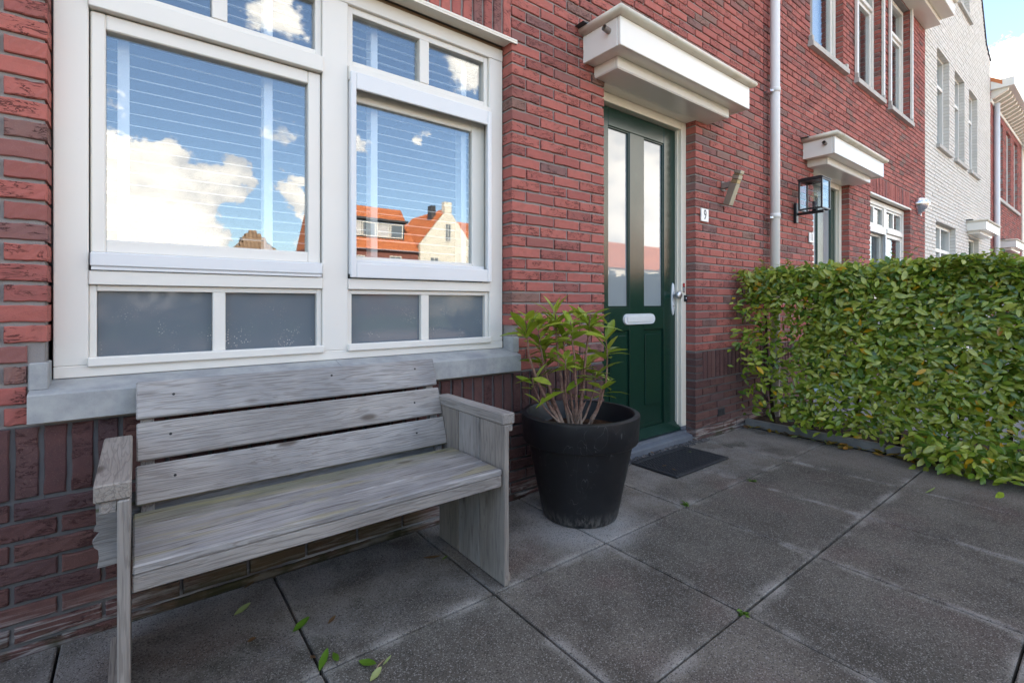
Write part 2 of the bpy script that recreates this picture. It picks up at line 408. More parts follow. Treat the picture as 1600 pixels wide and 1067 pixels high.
def bark(t):
    o = t.pos()
    c = t.mix(t.ramp(t.noise(o, 60, 4), 0.3, 0.7), (0.15, 0.060, 0.045), (0.30, 0.17, 0.12))
    c = t.mix(t.ramp(t.sep(o)[2], 0.56, 0.44, 0, 0.55), c, (0.36, 0.29, 0.21))
    return principled(t, c, 0.8, normal=t.bump(t.noise(t.scale(o, (120, 120, 30)), 1, 3), 0.5, 0.003))
material('shrub_bark', bark)
material('hedge_bark', dirt_mat((0.03, 0.022, 0.016), (0.09, 0.065, 0.045), 40))
material('pale_bark', dirt_mat((0.22, 0.19, 0.16), (0.38, 0.34, 0.30), 8))
def pot_mat(t):
    p = t.pos(); z = t.sep(p)[2]
    c = t.mix(t.noise(p, 5, 5), (0.006, 0.0065, 0.008), (0.011, 0.012, 0.015))
    d = t.math('MULTIPLY', t.ramp(z, 0.085, 0.005), t.ramp(t.noise(t.scale(p, (60, 60, 18)), 1.0, 4, 0.7), 0.40, 0.62))
    c = t.mix(t.math('MULTIPLY', d, 0.7), c, (0.19, 0.18, 0.165))
    sm = t.ramp(t.noise(t.scale(p, (3, 3, 6)), 2.5, 6, 0.7, 1.0), 0.60, 0.76, 0, 0.28)
    c = t.mix(sm, c, (0.10, 0.10, 0.105))
    scr = t.math('MULTIPLY', t.ramp(t.math('ABSOLUTE', t.math('SUBTRACT', t.noise(t.scale(p, (9, 9, 3)), 1.0, 2, 0.5, 2.0), 0.5)), 0.006, 0.001), t.ramp(t.noise(p, 4, 2), 0.52, 0.62))
    c = t.mix(t.math('MULTIPLY', scr, 0.5), c, (0.16, 0.16, 0.16))
    return principled(t, c, t.ramp(t.noise(p, 12, 4), 0.3, 0.7, 0.36, 0.5), normal=t.bump(t.noise(p, 220, 2), 0.08, 0.002), spec=0.6)
material('pot_plastic', pot_mat)
def roof_tile(c0, c1):
    def f(t):
        p = t.pos(); r = t.rnd()
        return principled(t, t.mix(t.ramp(t.noise(p, 3, 4), 0.3, 0.7), c0, c1), 0.7)
    return f
material('orange_tile', roof_tile((0.48, 0.13, 0.045), (0.58, 0.19, 0.07)))
material('brown_tile', roof_tile((0.24, 0.15, 0.09), (0.32, 0.21, 0.13)))
def bulb(t): return glass(t, 1.6, (0.98, 0.93, 0.80))
material('bulb_glass', bulb)

# ------------------------------------------------------------------ mesh helpers
def chbox(x0, x1, y0, y1, z0, z1, c=0.002):
    """chamfered box: 24 vertices, 26 faces"""
    c = min(c, (x1 - x0) * .45, (y1 - y0) * .45, (z1 - z0) * .45)
    lo = (x0, y0, z0); hi = (x1, y1, z1)
    V = []; idx = {}
    for i in (0, 1):
        for j in (0, 1):
            for k in (0, 1):
                s = (i, j, k)
                for ax in range(3):
                    p = []
                    for d in range(3):
                        e = hi[d] if s[d] else lo[d]
                        p.append(e if d == ax else (e - c if s[d] else e + c))
                    idx[(s, ax)] = len(V); V.append(p)
    Fc = []
    for ax in range(3):
        a, b = [d for d in range(3) if d != ax]
        for sd in (0, 1):
            loop = []
            for (p, q) in ((0, 0), (1, 0), (1, 1), (0, 1)):
                s = [0, 0, 0]; s[ax] = sd; s[a] = p; s[b] = q
                loop.append(idx[(tuple(s), ax)])
            flip = (sd == 1) == (ax == 1)
            Fc.append(loop[::-1] if flip else loop)
            if False: pass
    for ax in range(3):                                   # edges along ax
        a, b = [d for d in range(3) if d != ax]
        for p in (0, 1):
            for q in (0, 1):
                s0 = [0, 0, 0]; s0[a] = p; s0[b] = q; s1 = list(s0); s1[ax] = 1
                s0, s1 = tuple(s0), tuple(s1)
                Fc.append([idx[(s0, a)], idx[(s1, a)], idx[(s1, b)], idx[(s0, b)]])
    for i in (0, 1):
        for j in (0, 1):
            for k in (0, 1):
                Fc.append([idx[((i, j, k), 0)], idx[((i, j, k), 1)], idx[((i, j, k), 2)]])
    ctr = [(a + b) / 2 for a, b in zip(lo, hi)]
    out = []
    for f in Fc:                                          # orient outward
        p = [np.array(V[i]) for i in f]
        n = np.cross(p[1] - p[0], p[2] - p[0]); m = sum(p) / len(p) - np.array(ctr)
        out.append(f if np.dot(n, m) > 0 else f[::-1])
    return V, out

class MB:
    def __init__(s): s.v = []; s.f = []; s.sm = False
    def add(s, V, Fc):
        o = len(s.v); s.v.extend([tuple(p) for p in V]); s.f.extend([tuple(i + o for i in f) for f in Fc]); return s
    def box(s, x0, x1, y0, y1, z0, z1, c=0.002):
        if x1 < x0: x0, x1 = x1, x0
        return s.add(*chbox(x0, x1, min(y0, y1), max(y0, y1), min(z0, z1), max(z0, z1), c))
    def ring(s, x0, x1, z0, z1, wl, wr, wb, wt, y0, y1, c=0.002):
        """rectangular frame, butted: stiles full height, rails between"""
        if x1 < x0: x0, x1, wl, wr = x1, x0, wr, wl
        s.box(x0, x0 + wl, y0, y1, z0, z1, c); s.box(x1 - wr, x1, y0, y1, z0, z1, c)
        s.box(x0 + wl, x1 - wr, y0 + .0006, y1, z0, z0 + wb, c); s.box(x0 + wl, x1 - wr, y0 + .0006, y1, z1 - wt, z1, c)
        return s
    def quad(s, *p): return s.add(p, [tuple(range(len(p)))])
    def tube(s, pts, rad, n=10, caps=True):
        pts = [Vector(p) for p in pts]
        rad = rad if hasattr(rad, '__len__') else [rad] * len(pts)
        o = len(s.v); up = None
        for i, p in enumerate(pts):
            d = (pts[min(i + 1, len(pts) - 1)] - pts[max(i - 1, 0)]).normalized()
            if up is None:
                up = d.cross(Vector((0, 0, 1)));
                if up.length < 1e-3: up = d.cross(Vector((1, 0, 0)))
                up.normalize()
            else:
                up = (up - d * up.dot(d)).normalized()
            w = d.cross(up)
            for k in range(n):
                a = 2 * math.pi * k / n
                s.v.append(tuple(p + (up * math.cos(a) + w * math.sin(a)) * rad[i]))
        for i in range(len(pts) - 1):
            for k in range(n):
                s.f.append((o + i * n + k, o + i * n + (k + 1) % n, o + (i + 1) * n + (k + 1) % n, o + (i + 1) * n + k))
        if caps:
            s.f.append(tuple(o + k for k in range(n))[::-1]); e = o + (len(pts) - 1) * n
            s.f.append(tuple(e + k for k in range(n)))
        return s
    def lathe(s, prof, ctr, n=48):
        o = len(s.v)
        for r, z in prof:
            for k in range(n):
                a = 2 * math.pi * k / n; s.v.append((ctr[0] + r * math.cos(a), ctr[1] + r * math.sin(a), ctr[2] + z))
        for i in range(len(prof) - 1):
            for k in range(n):
                s.f.append((o + i * n + k, o + i * n + (k + 1) % n, o + (i + 1) * n + (k + 1) % n, o + (i + 1) * n + k))
        return s
    def prism(s, poly, axis, a0, a1):
        """polygon (2D) extruded along axis 0/1/2; poly in the two other axes, in order"""
        n = len(poly)
        def P(p, a):
            q = list(p); q.insert(axis, a); return tuple(q)
        o = len(s.v); s.v.extend(P(p, a0) for p in poly); s.v.extend(P(p, a1) for p in poly)
        s.f.append(tuple(range(o, o + n))); s.f.append(tuple(range(o + n, o + 2 * n))[::-1])
        for i in range(n): s.f.append((o + i, o + n + i, o + n + (i + 1) % n, o + (i + 1) % n))
        return s
    def make(s, name, mat, parent=None, smooth=False, origin=None, fixn=False):
        me = bpy.data.meshes.new(name)
        V = s.v
        if origin is not None: V = [(x - origin[0], y - origin[1], z - origin[2]) for x, y, z in V]
        me.from_pydata(V, [], s.f); me.update()
        if fixn:
            import bmesh
            b = bmesh.new(); b.from_mesh(me); bmesh.ops.recalc_face_normals(b, faces=b.faces); b.to_mesh(me); b.free()
        me.materials.append(MATS[mat])
        if smooth: me.polygons.foreach_set('use_smooth', [True] * len(me.polygons))
        o = bpy.data.objects.new(name, me); COL.objects.link(o)
        if origin is not None: o.location = origin
        if parent is not None: attach(o, parent)
        return o
def attach(o, parent):
    o.parent = parent
    w = Matrix.Identity(4); p = parent
    while p is not None:
        w = Matrix.LocRotScale(p.location, p.rotation_euler, p.scale) @ (p.matrix_parent_inverse.inverted() if False else Matrix.Identity(4)) @ w if p.parent is None else world_of(p)
        break
    o.matrix_parent_inverse = world_of(parent).inverted()
def world_of(o):
    m = Matrix.LocRotScale(o.location, o.rotation_euler, o.scale)
    if o.parent is not None: m = world_of(o.parent) @ o.matrix_parent_inverse @ m
    return m
def empty(name, loc, label, cat, group=None):
    o = bpy.data.objects.new(name, None); COL.objects.link(o); o.location = loc; o.empty_display_size = 0.1
    return tag(o, label, cat, group)
def tag(o, label=None, cat=None, group=None, kind=None):
    if label: o['label'] = label
    if cat: o['category'] = cat
    if group: o['group'] = group
    if kind: o['kind'] = kind
    return o
def obj_from(me, name, loc, parent=None, rot=(0, 0, 0), scale=(1, 1, 1)):
    o = bpy.data.objects.new(name, me); COL.objects.link(o); o.location = loc; o.rotation_euler = rot; o.scale = scale
    if parent is not None: attach(o, parent)
    return o
def bulk(name, pieces, mat, parent=None):
    """pieces: list of (V ndarray, F list of index lists) joined into one mesh"""
    vs = []; fs = []; o = 0
    for V, Fc in pieces:
        vs.append(V); fs.extend([[i + o for i in f] for f in Fc]); o += len(V)
    me = bpy.data.meshes.new(name); me.from_pydata(np.concatenate(vs).tolist(), [], fs); me.update()
    me.materials.append(MATS[mat])
    ob = bpy.data.objects.new(name, me); COL.objects.link(ob)
    if parent is not None: attach(ob, parent)
    return ob
def project(x, y, z):
    y = y + CAMD; d = S_ * x + C_ * y
    if d < 0.05: return None
    return (CX + F * (C_ * x - S_ * y) / d, V0 - F * (z - CAMH) / d, d)

# ------------------------------------------------------------------ ground and setting
def sheet(name, x0, x1, y0, y1, z, mat, nz=0.0):
    m = MB(); m.quad((x0, y0, z), (x1, y0, z), (x1, y1, z), (x0, y1, z))
    return tag(m.make(name, mat), kind='structure')
sheet('ground', -600, 600, -700, 600, -0.06, 'street_paver')
sheet('lawn', -120, 160, -36.0, -16.2, -0.045, 'lawn')
sheet('neighbour_terrace', 4.95, 30, -4.2, 0.0, -0.012, 'neighbour_paver')
terrace = MB().box(-4.0, 4.18, -4.15, 0.012, -0.058, -0.03, 0.001).make('terrace', 'joint_sand'); tag(terrace, kind='structure')
X0T, PT = 0.425, 0.6135
slab_meshes = []
for v in range(4):
    V, Fc = chbox(-0.3045, 0.3045, -0.3045, 0.3045, -0.03, 0.0, 0.0035)
    r_ = random.Random(v)
    V = [(x + r_.uniform(-.0012, .0012), y + r_.uniform(-.0012, .0012), z) for x, y, z in V]
    me = bpy.data.meshes.new('paving_slab'); me.from_pydata(V, [], Fc); me.materials.append(MATS['slab']); slab_meshes.append(me)
YROWS = [(-0.635, -0.012)] + [(-0.635 - 0.6165 * (k + 1), -0.635 - 0.6165 * k) for k in range(5)]
for j, (ya, yb) in enumerate(YROWS):
    for i in range(-7, 7):
        xa, xb = X0T + PT * i, X0T + PT * (i + 1)
        if xa >= 4.14: continue
        xb2 = min(xb, 4.165)
        s = obj_from(rng.choice(slab_meshes), 'paving_slab', ((xa + xb2) / 2, (ya + yb) / 2, rng.uniform(-0.0015, 0.0010)), terrace,
                     (rng.uniform(-.0016, .0016), rng.uniform(-.0016, .0016), 0), ((xb2 - xa - 0.008) / 0.609, (yb - ya - 0.008) / 0.609, 1))
bed = MB().box(4.225, 4.95, -4.0, 0.01, -0.05, 0.035, 0.01).make('planting_bed', 'soil'); tag(bed, kind='structure')
kerb = MB().box(4.176, 4.219, -4.1, 0.004, -0.055, 0.0, 0.001).make('garden_kerb', 'joint_sand'); tag(kerb, kind='structure')
for k in range(4):
    y1 = -0.006 - k * 1.0
    m = MB().box(4.172, 4.222, y1 - 0.992, y1, 0.001, 0.062 + rng.uniform(-.003, .003), 0.006); m.make('kerb_stone', 'kerb_concrete', kerb)

# ------------------------------------------------------------------ bricks
BL, BJ, BH = 0.2118, 0.0108, 0.0625
bvar_hi, bvar_lo = [], []
def noisy_brick(seed):
    """front face as a displaced grid with rounded, chipped edges; size 0.201 x 0.1 x 0.051, front at y=0"""
    r = random.Random(seed); nx, nz = 9, 4
    L, H = 0.201, 0.051
    xs = [-L / 2, -L / 2 + .0035] + [-L / 2 + L * k / (nx - 1) for k in range(1, nx - 1)] + [L / 2 - .0035, L / 2]
    zs = [-H / 2, -H / 2 + .0035] + [-H / 2 + H * k / (nz - 1) for k in range(1, nz - 1)] + [H / 2 - .0035, H / 2]
    V = []; Fc = []
    W = len(xs); Hn = len(zs)
    wob = [r.uniform(-.0016, .0016) for _ in range(W)]; wob2 = [r.uniform(-.0016, .0016) for _ in range(W)]
    for j, z in enumerate(zs):
        for i, x in enumerate(xs):
            rim = (i in (0, W - 1)) or (j in (0, Hn - 1))
            y = r.uniform(-.0011, .0011) + (.0035 if rim else 0.0)
            zz = z + (wob[i] if j >= Hn - 2 else wob2[i] if j <= 1 else 0)
            xx = x + (r.uniform(-.0012, .0012) if i in (0, 1, W - 2, W - 1) else 0)
            V.append((xx, y, zz))
    for j in range(Hn - 1):
        for i in range(W - 1):
            a = j * W + i; Fc.append([a, a + 1, a + W + 1, a + W])
    # skirt to the back
    loop = [i for i in range(W)] + [j * W + W - 1 for j in range(1, Hn)] + [(Hn - 1) * W + i for i in range(W - 2, -1, -1)] + [j * W for j in range(Hn - 2, 0, -1)]
    o = len(V)
    for i in loop: V.append((V[i][0], 0.098, V[i][2]))
    n = len(loop)
    for k in range(n): Fc.append([loop[(k + 1) % n], loop[k], o + k, o + (k + 1) % n])
    Fc.append([o + k for k in range(n)])
    return V, Fc
for v in range(8):
    V, Fc = noisy_brick(v); bvar_hi.append((np.array(V), Fc))
    V, Fc = chbox(-.1005, .1005, 0.0, 0.098, -.0255, .0255, .0035)
    r_ = random.Random(v + 50)
    V = [(x + r_.uniform(-.001, .001), y + r_.uniform(-.0008, .0008), z + r_.uniform(-.001, .001)) for x, y, z in V]
    bvar_lo.append((np.array(V), Fc))
bmesh_hi = {}
for mname in ('brick_red', 'brick_dark', 'brick_white'):
    bmesh_hi[mname] = []
    for V, Fc in bvar_hi:
        me = bpy.data.meshes.new('brick'); me.from_pydata(V.tolist(), [], Fc); me.materials.append(MATS[mname]); bmesh_hi[mname].append(me)

def courses(out, x0, x1, zlo, zhi, zbase, anchor, mat, holes=(), parity=0, clip=None):
    """running bond between x0 and x1: list of (x, z, length, height, upright, material)"""
    k = int(math.floor((zlo - zbase) / BH + 0.01))
    while True:
        z = zbase + k * BH
        if z > zhi - BH * 0.6: break
        zc = z + BH / 2
        spans = [(x0, x1)]
        if clip: spans = clip(zc)
        for (hx0, hx1, hz0, hz1) in holes:
            if hz0 < zc < hz1:
                ns = []
                for a, b in spans:
                    if hx1 <= a or hx0 >= b: ns.append((a, b)); continue
                    if a < hx0: ns.append((a, hx0))
                    if b > hx1: ns.append((hx1, b))
                spans = ns
        for a, b in spans:
            off = anchor + (BL / 2 if (k + parity) % 2 else 0)
            i = int(math.floor((a - off) / BL)) - 1
            row = []
            while off + i * BL < b:
                p, q = off + i * BL + BJ / 2, off + (i + 1) * BL - BJ / 2
                p2, q2 = max(p, a), min(q, b)
                if q2 - p2 > 0.04: row.append([p2, q2])
                i += 1
            if row:
                row[0][0] = a; row[-1][1] = b              # closers run to the edge of the span
                for p2, q2 in row: out.append(((p2 + q2) / 2, zc, q2 - p2, 0.0508, False, mat))
        k += 1
def soldiers(out, x0, x1, z0, z1, pitch, mat):
    n = max(1, round((x1 - x0) / pitch)); p = (x1 - x0) / n
    for i in range(n): out.append((x0 + (i + .5) * p, (z0 + z1) / 2, z1 - z0, p - 0.0125, True, mat))

def lay_bricks(bricks, wall, n_single=300, name='brick', lo_only=False):
    scored = []
    for b in bricks:
        x, z, L, H, upr, mat = b
        pr = project(x, 0, z)
        sc = 0
        if pr and -40 < pr[0] < 1640 and -30 < pr[1] < 1100: sc = L * H / pr[2] ** 3
        scored.append((sc, b))
    scored.sort(key=lambda t: -t[0])
    rest = {}
    for n, (sc, b) in enumerate(scored):
        x, z, L, H, upr, mat = b
        yo = rng.uniform(-.0028, .0022); tilt = rng.uniform(-.010, .010); yaw = rng.uniform(-.012, .012)
        sx, sz = L / 0.201, H / 0.051
        fl = rng.choice((1, -1))
        if n < n_single and sc > 0 and not lo_only:
            me = rng.choice(bmesh_hi[mat])
            obj_from(me, name, (x, yo, z), wall, (0, R(90) * (1 if upr else 0) + tilt * .6, yaw), (sx, 1, sz))
        else:
            V, Fc = rng.choice(bvar_lo)
            P = V * np.array([sx, 1, sz])
            if upr: P = np.stack([P[:, 2], P[:, 1], -P[:, 0]], 1)
            c, s = math.cos(tilt * .6), math.sin(tilt * .6)
            P = np.stack([P[:, 0] * c + P[:, 2] * s, P[:, 1], -P[:, 0] * s + P[:, 2] * c], 1) + np.array([x, yo, z])
            rest.setdefault(mat, []).append((P, Fc))
    for mat, pcs in rest.items():
        tag(bulk('brickwork', pcs, mat, wall), kind='stuff')

# ------------------------------------------------------------------ red houses 9 and 11 (mirror images)
XP = 4.541                                   # party line
ZB = 0.69                                    # bottom of the red courses
WX0, WX1, DX0, DX1 = -0.217, 1.616, 2.363, 3.416
XEND = -1.06
UPW = [(2.562, 3.502), (1.19, 2.15), (-0.17, 0.83)]      # first-floor openings (of house 9; mirrored for 11)
UZ0, UZ1 = 3.81, 5.50
EAVE = 5.72
LZ = ZB + 29 * BH                            # lintel line 2.5025
def red_house(mirror):
    mx = (lambda x: 2 * XP - x) if mirror else (lambda x: x)
    def rg(a, b): return (min(mx(a), mx(b)), max(mx(a), mx(b)))
    lab = ('red brick house right of the white downpipe, with three tall upper windows and number 11' if mirror
           else 'red brick house behind the bench, with white window, green door and number 9')
    H = empty('brick_house', (mx(1.7), 4.5, 0), lab, 'house', 'red brick row houses')
    B = []
    XJ = XP - 0.007
    # red work
    courses(B, XEND, WX0, ZB, LZ, ZB, WX0 - BJ / 2 * -1, 'brick_red', parity=1)
    courses(B, WX1, DX0, ZB, LZ, ZB, WX1 - BJ / 2, 'brick_red')
    courses(B, DX1, XJ, ZB, LZ, ZB, DX1 - BJ / 2, 'brick_red', parity=0)
    sold_top = LZ + 4 * BH
    holes = [(WX0 - .001, WX1, LZ - .01, sold_top)] + [(a, b, UZ0 - 0.06, UZ1) for a, b in UPW]
    courses(B, XEND, XJ, LZ, EAVE, ZB, WX1 - BJ / 2, 'brick_red', holes=holes)
    soldiers(B, WX0, WX1, LZ + .006, sold_top - .008, 0.0641, 'brick_red')
    # holes for the sill end blocks
    B = [b for b in B if not (0.74 < b[1] < 0.93 and (WX0 - .055 < b[0] + b[2] / 2 <= WX0 + .01 or WX1 - .01 <= b[0] - b[2] / 2 < WX1 + .045))] + \
        [((b[0] - b[2] / 2 + WX0 - .046) / 2 if b[0] < WX0 else (b[0] + b[2] / 2 + WX1 + .046) / 2, b[1],
          (WX0 - .046) - (b[0] - b[2] / 2) if b[0] < WX0 else (b[0] + b[2] / 2) - (WX1 + .046), b[3], b[4], b[5])
         for b in B if (0.74 < b[1] < 0.93 and (WX0 - .055 < b[0] + b[2] / 2 <= WX0 + .01 or WX1 - .01 <= b[0] - b[2] / 2 < WX1 + .045))]
    # dark plinth: soldier row with stacked headers at the door corners, then running bond
    soldiers(B, XEND, DX0 - 0.105, 0.470, 0.684, 0.0641, 'brick_dark')
    soldiers(B, DX1 + 0.105, XJ, 0.470, 0.684, 0.0641, 'brick_dark')
    for xc in (DX0 - 0.051, DX1 + 0.051):
        for q in range(4): B.append((xc, 0.470 + 0.0535 * q + 0.0225 + .003, 0.098, 0.044, False, 'brick_dark'))
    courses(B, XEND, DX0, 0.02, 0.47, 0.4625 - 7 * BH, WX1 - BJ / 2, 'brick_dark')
    courses(B, DX1, XJ, 0.02, 0.47, 0.4625 - 7 * BH, DX1 - BJ / 2, 'brick_dark')
    B = [(mx(b[0]), *b[1:]) for b in B]
    # mortar core with its openings
    m = MB(); y0, y1 = 0.0095, 0.112
    def mb(a, b, z0, z1):
        p, q = rg(a, b); m.box(p, q, y0, y1, z0, z1, 0.0005)
    i_ = 0.007
    mb(XEND, WX0 - i_, -0.05, EAVE); mb(WX1 + i_, DX0 - i_, -0.05, LZ + .003); mb(DX1 + i_, XJ, -0.05, EAVE)
    mb(WX0 - i_ + .0005, WX1 + i_ - .0005, -0.05, 0.70); mb(WX0 - i_ + .0005, DX1 + i_ - .0005, LZ + .0035, UZ0 - .07)
    xs = [WX0 - i_ + .0005] + [w for ab in UPW[::-1] for w in ab] + [DX1 + i_ - .0005]
    for k in range(0, len(xs), 2):
        if xs[k + 1] > xs[k]: mb(xs[k] + (i_ if k else 0), xs[k + 1] - i_, UZ0 - .0695, UZ1)
    mb(WX0 - i_ + .0005, DX1 + i_ - .0005, UZ1 + .0005, EAVE)
    wall = m.make('wall', 'mortar', H)
    lay_bricks(B, wall, 300)
    foot = MB(); 
    for a, b in ((XEND, DX0), (DX1, XJ)):
        p, q = rg(a, b); foot.box(p, q, -0.004, 0.012, -0.05, 0.018, 0.004)
    foot.make('footing', 'brick_dark', H)
    # joint between the two houses
    if not mirror: MB().box(XP - .0068, XP + .0068, 0.018, 0.10, 0, EAVE, .0005).make('expansion_joint', 'black_rubber', H)
    # other walls, roof, gutter
    a, b = rg(XEND, XP)
    m = MB(); m.box(a, b, 8.9, 9.0, -.05, EAVE, .001); m.box(a, a + .05, 0.3, 8.9, -.05, EAVE, .001); m.box(b - .05, b, .3, 8.9, -.05, EAVE, .001)
    m.box(a + .06, b - .06, .13, 8.8, 2.75, 2.85, .001); m.make('rear_wall', 'far_brick', H)
    m = MB(); m.prism([(-0.30, EAVE + .10), (4.5, 9.4), (9.3, EAVE + .10), (9.3, EAVE + .0), (4.5, 9.25), (-0.30, EAVE + .0)], 0, a, b); m.make('roof', 'orange_tile', H, fixn=True)
    g = MB(); g.box(a, b - (.0 if mirror else 0), -0.36, 0.02, EAVE - .14, EAVE + .10, .006); go = g.make('gutter', 'cream_paint', H)
    g = MB(); g.tube([(a, -0.375, EAVE + .075), (b, -0.375, EAVE + .075)], 0.035, 10); g.make('gutter_edge', 'gutter_cream', go, True)
    g = MB(); g.box(a, b, -0.20, 0.008, EAVE - .21, EAVE - .142, .004); g.make('soffit', 'cream_paint', go)

    # ---------------- ground-floor window
    f = MB()
    def bx(mbd, a, b, y0, y1, z0, z1, c=0.0025):
        p, q = rg(a, b); mbd.box(p, q, y0, y1, z0, z1, c)
    bx(f, -.212, 1.611, .078, .15, .818, .8575); bx(f, -.212, 1.611, .078, .15, 2.405, 2.470)
    bx(f, -.212, -.125, .080, .15, .858, 2.4045); bx(f, 1.522, 1.611, .080, .15, .858, 2.4045); bx(f, .638, .749, .080, .15, .858, 2.4045)
    for a, b in ((-.1245, .6375), (.7495, 1.5215)):
        bx(f, a, b, .074, .15, 1.128, 1.176); bx(f, a, b, .066, .15, 2.062, 2.128)
    win = f.make('window', 'white_paint', H)
    def sub(name, mat, fn, par=win, smooth=False):
        k = MB(); fn(k); return k.make(name, mat, par, smooth)
    bays = ((-.1245, .6375, (.233, .276)), (.7495, 1.5215, (1.117, 1.160)))
    for a, b, (m0, m1) in bays:
        def lower(k):
            p, q = rg(a, b); k.ring(p, q, .859, 1.127, .020, .020, .010, .020, .092, .14)
            bx(k, m0, m1, .0925, .14, .8695, 1.1065); bx(k, a - .004, b + .004, .062, .0915, .852, .884, .004)
        sub('lower_light', 'white_paint', lower)
        for c, d in ((a + .021, m0 - .0005), (m1 + .0005, b - .021)):
            sub('pane', 'panel_glass', lambda k: bx(k, c, d, .115, .125, .868, 1.108, .0005))
        mm = ((a + b) / 2 - .026, (a + b) / 2 + .026)
        def upper(k):
            p, q = rg(a, b); k.ring(p, q, 2.1285, 2.4045, .026, .026, .032, .030, .095, .145)
            bx(k, mm[0], mm[1], .0925, .145, 2.161, 2.374)
        sub('top_light', 'white_paint', upper)
        for c, d in ((a + .0265, mm[0] - .0005), (mm[1] + .0005, b - .0265)):
            sub('pane', 'coated_glass', lambda k: bx(k, c, d, .120, .126, 2.161, 2.374, .0005))
    # left sash and its drip rail
    def sashL(k):
        p, q = rg(-.121, .634); w = (.040, .052) if not mirror else (.052, .040)
        k.ring(p, q, 1.2385, 2.058, w[0], w[1], .046, .053, .092, .145, .004)
    sub('sash', 'white_paint', sashL)
    sub('pane', 'coated_glass', lambda k: bx(k, -.0808, .5812, .118, .124, 1.2845, 2.0055, .0005))
    sub('drip_rail', 'aluminium', lambda k: (bx(k, -.121, .634, .060, .100, 1.190, 1.238, .004), bx(k, -.118, .631, .066, .09, 1.178, 1.1895, .001)))
    # right sash sits deeper behind an insect-screen frame
    def screen(k):
        p, q = rg(.752, 1.519); k.ring(p, q, 1.180, 2.098, .026, .026, .065, .075, .052, .0655, .003)
        k.ring(p, q, 1.195, 2.060, .014, .014, .012, .014, .066, .092, .002)
    sub('screen_frame', 'aluminium', screen)
    def sashR(k):
        p, q = rg(.756, 1.516); w = (.029, .082) if not mirror else (.082, .029)
        k.ring(p, q, 1.215, 2.052, w[0], w[1], .066, .06, .118, .158, .004)
    sub('sash', 'white_paint', sashR)
    sub('pane', 'coated_glass', lambda k: bx(k, .785, 1.434, .136, .142, 1.281, 1.992, .0005))
    sub('drip_rail', 'aluminium', lambda k: bx(k, .78, 1.49, .078, .117, 1.208, 1.262, .004))
    # steel lintel, dark slot
    def lint(k):
        bx(k, WX0 + .001, WX1 + .03, -.012, .075, 2.488, LZ - .001, .002); bx(k, WX0 + .001, WX1 + .03, -.012, -.002, 2.478, 2.4875, .001)
    sub('lintel', 'cream_paint', lint, H)
    sub('head_board', 'brown_tile', lambda k: bx(k, WX0 + .008, WX1 - .008, .085, .14, 2.4705, 2.4875, .001), H)
    # stone sill with end blocks
    p, q = rg(-.256, 1.637)
    k = MB(); k.prism([(-.052, .704), (-.052, .786), (-.046, .791), (.074, .8165), (.10, .8165), (.10, .7045), (.0, .7045)], 0, p, .5 * (p + q) - .001)
    sill = k.make('sill', 'sill_stone', H, fixn=True)
    k = MB(); k.prism([(-.052, .704), (-.052, .786), (-.046, .791), (.074, .8165), (.10, .8165), (.10, .7045), (.0, .7045)], 0, .5 * (p + q) + .001, q); k.make('sill_stone', 'sill_stone', sill, fixn=True)
    for a, b in ((-.258, -.2145), (1.6135, 1.656)):
        sub('end_block', 'sill_stone', lambda k: bx(k, a, b, -.012, .079, .798, .882, .003), sill)
    # room behind
    def room(k, a, b, z0, z1, d, y=.16):
        p, q = rg(a, b)
        k.quad((p, y + d, z0), (q, y + d, z0), (q, y + d, z1), (p, y + d, z1)); k.quad((p, y, z0), (p, y + d, z0), (p, y + d, z1), (p, y, z1))
        k.quad((q, y, z0), (q, y + d, z0), (q, y + d, z1), (q, y, z1)); k.quad((p, y, z0), (q, y, z0), (q, y + d, z0), (p, y + d, z0))
        k.quad((p, y, z1), (q, y, z1), (q, y + d, z1), (p, y + d, z1))
    sub('room', 'room_grey', lambda k: room(k, -.24, 1.63, 1.12, 2.48, 2.6), H)
    # ---------------- door
    def bxd(k, a, b, y0, y1, z0, z1, c=.003): bx(k, a, b, y0, y1, z0, z1, c)
    k = MB()
    for a, b in ((2.432, 2.552), (3.192, 3.343)): bxd(k, a, b, .130, .172, .082, 2.411)
    bxd(k, 2.782, 2.948, .1305, .172, .150, 2.284); bxd(k, 2.5525, 3.1915, .1302, .172, 2.2845, 2.411)
    bxd(k, 2.5525, 2.7815, .1308, .172, .872, 1.036); bxd(k, 2.9485, 3.1915, .1308, .172, .872, 1.036); bxd(k, 2.5525, 3.1915, .1302, .172, .082, .1495)
    door = k.make('door', 'green_paint', H)
    for a, b in ((2.553, 2.781), (2.949, 3.191)):
        sub('panel', 'green_paint', lambda k: (bxd(k, a, b, .146, .165, .150, .8715, .001), bxd(k, a + .026, b - .026, .137, .1465, .31, .838, .006), bxd(k, a + .004, b - .004, .140, .1458, .1505, .178, .004)), door)
        def gl(k):
            p, q = rg(a, b); k.ring(p, q, 1.0365, 2.284, .009, .009, .009, .009, .137, .16, .002)
        sub('glazing_bead', 'green_paint', gl, door)
        sub('pane', 'door_glass', lambda k: bxd(k, a + .0095, b - .0095, .150, .156, 1.046, 2.2745, .0005), door)
    def drip(k):
        p, q = rg(2.436, 3.352); k.prism([(.129, .082), (.088, .082), (.084, .092), (.10, .112), (.129, .148)], 0, p, q)
    k = MB(); drip(k); k.make('drip_rail', 'green_paint', door, fixn=True)
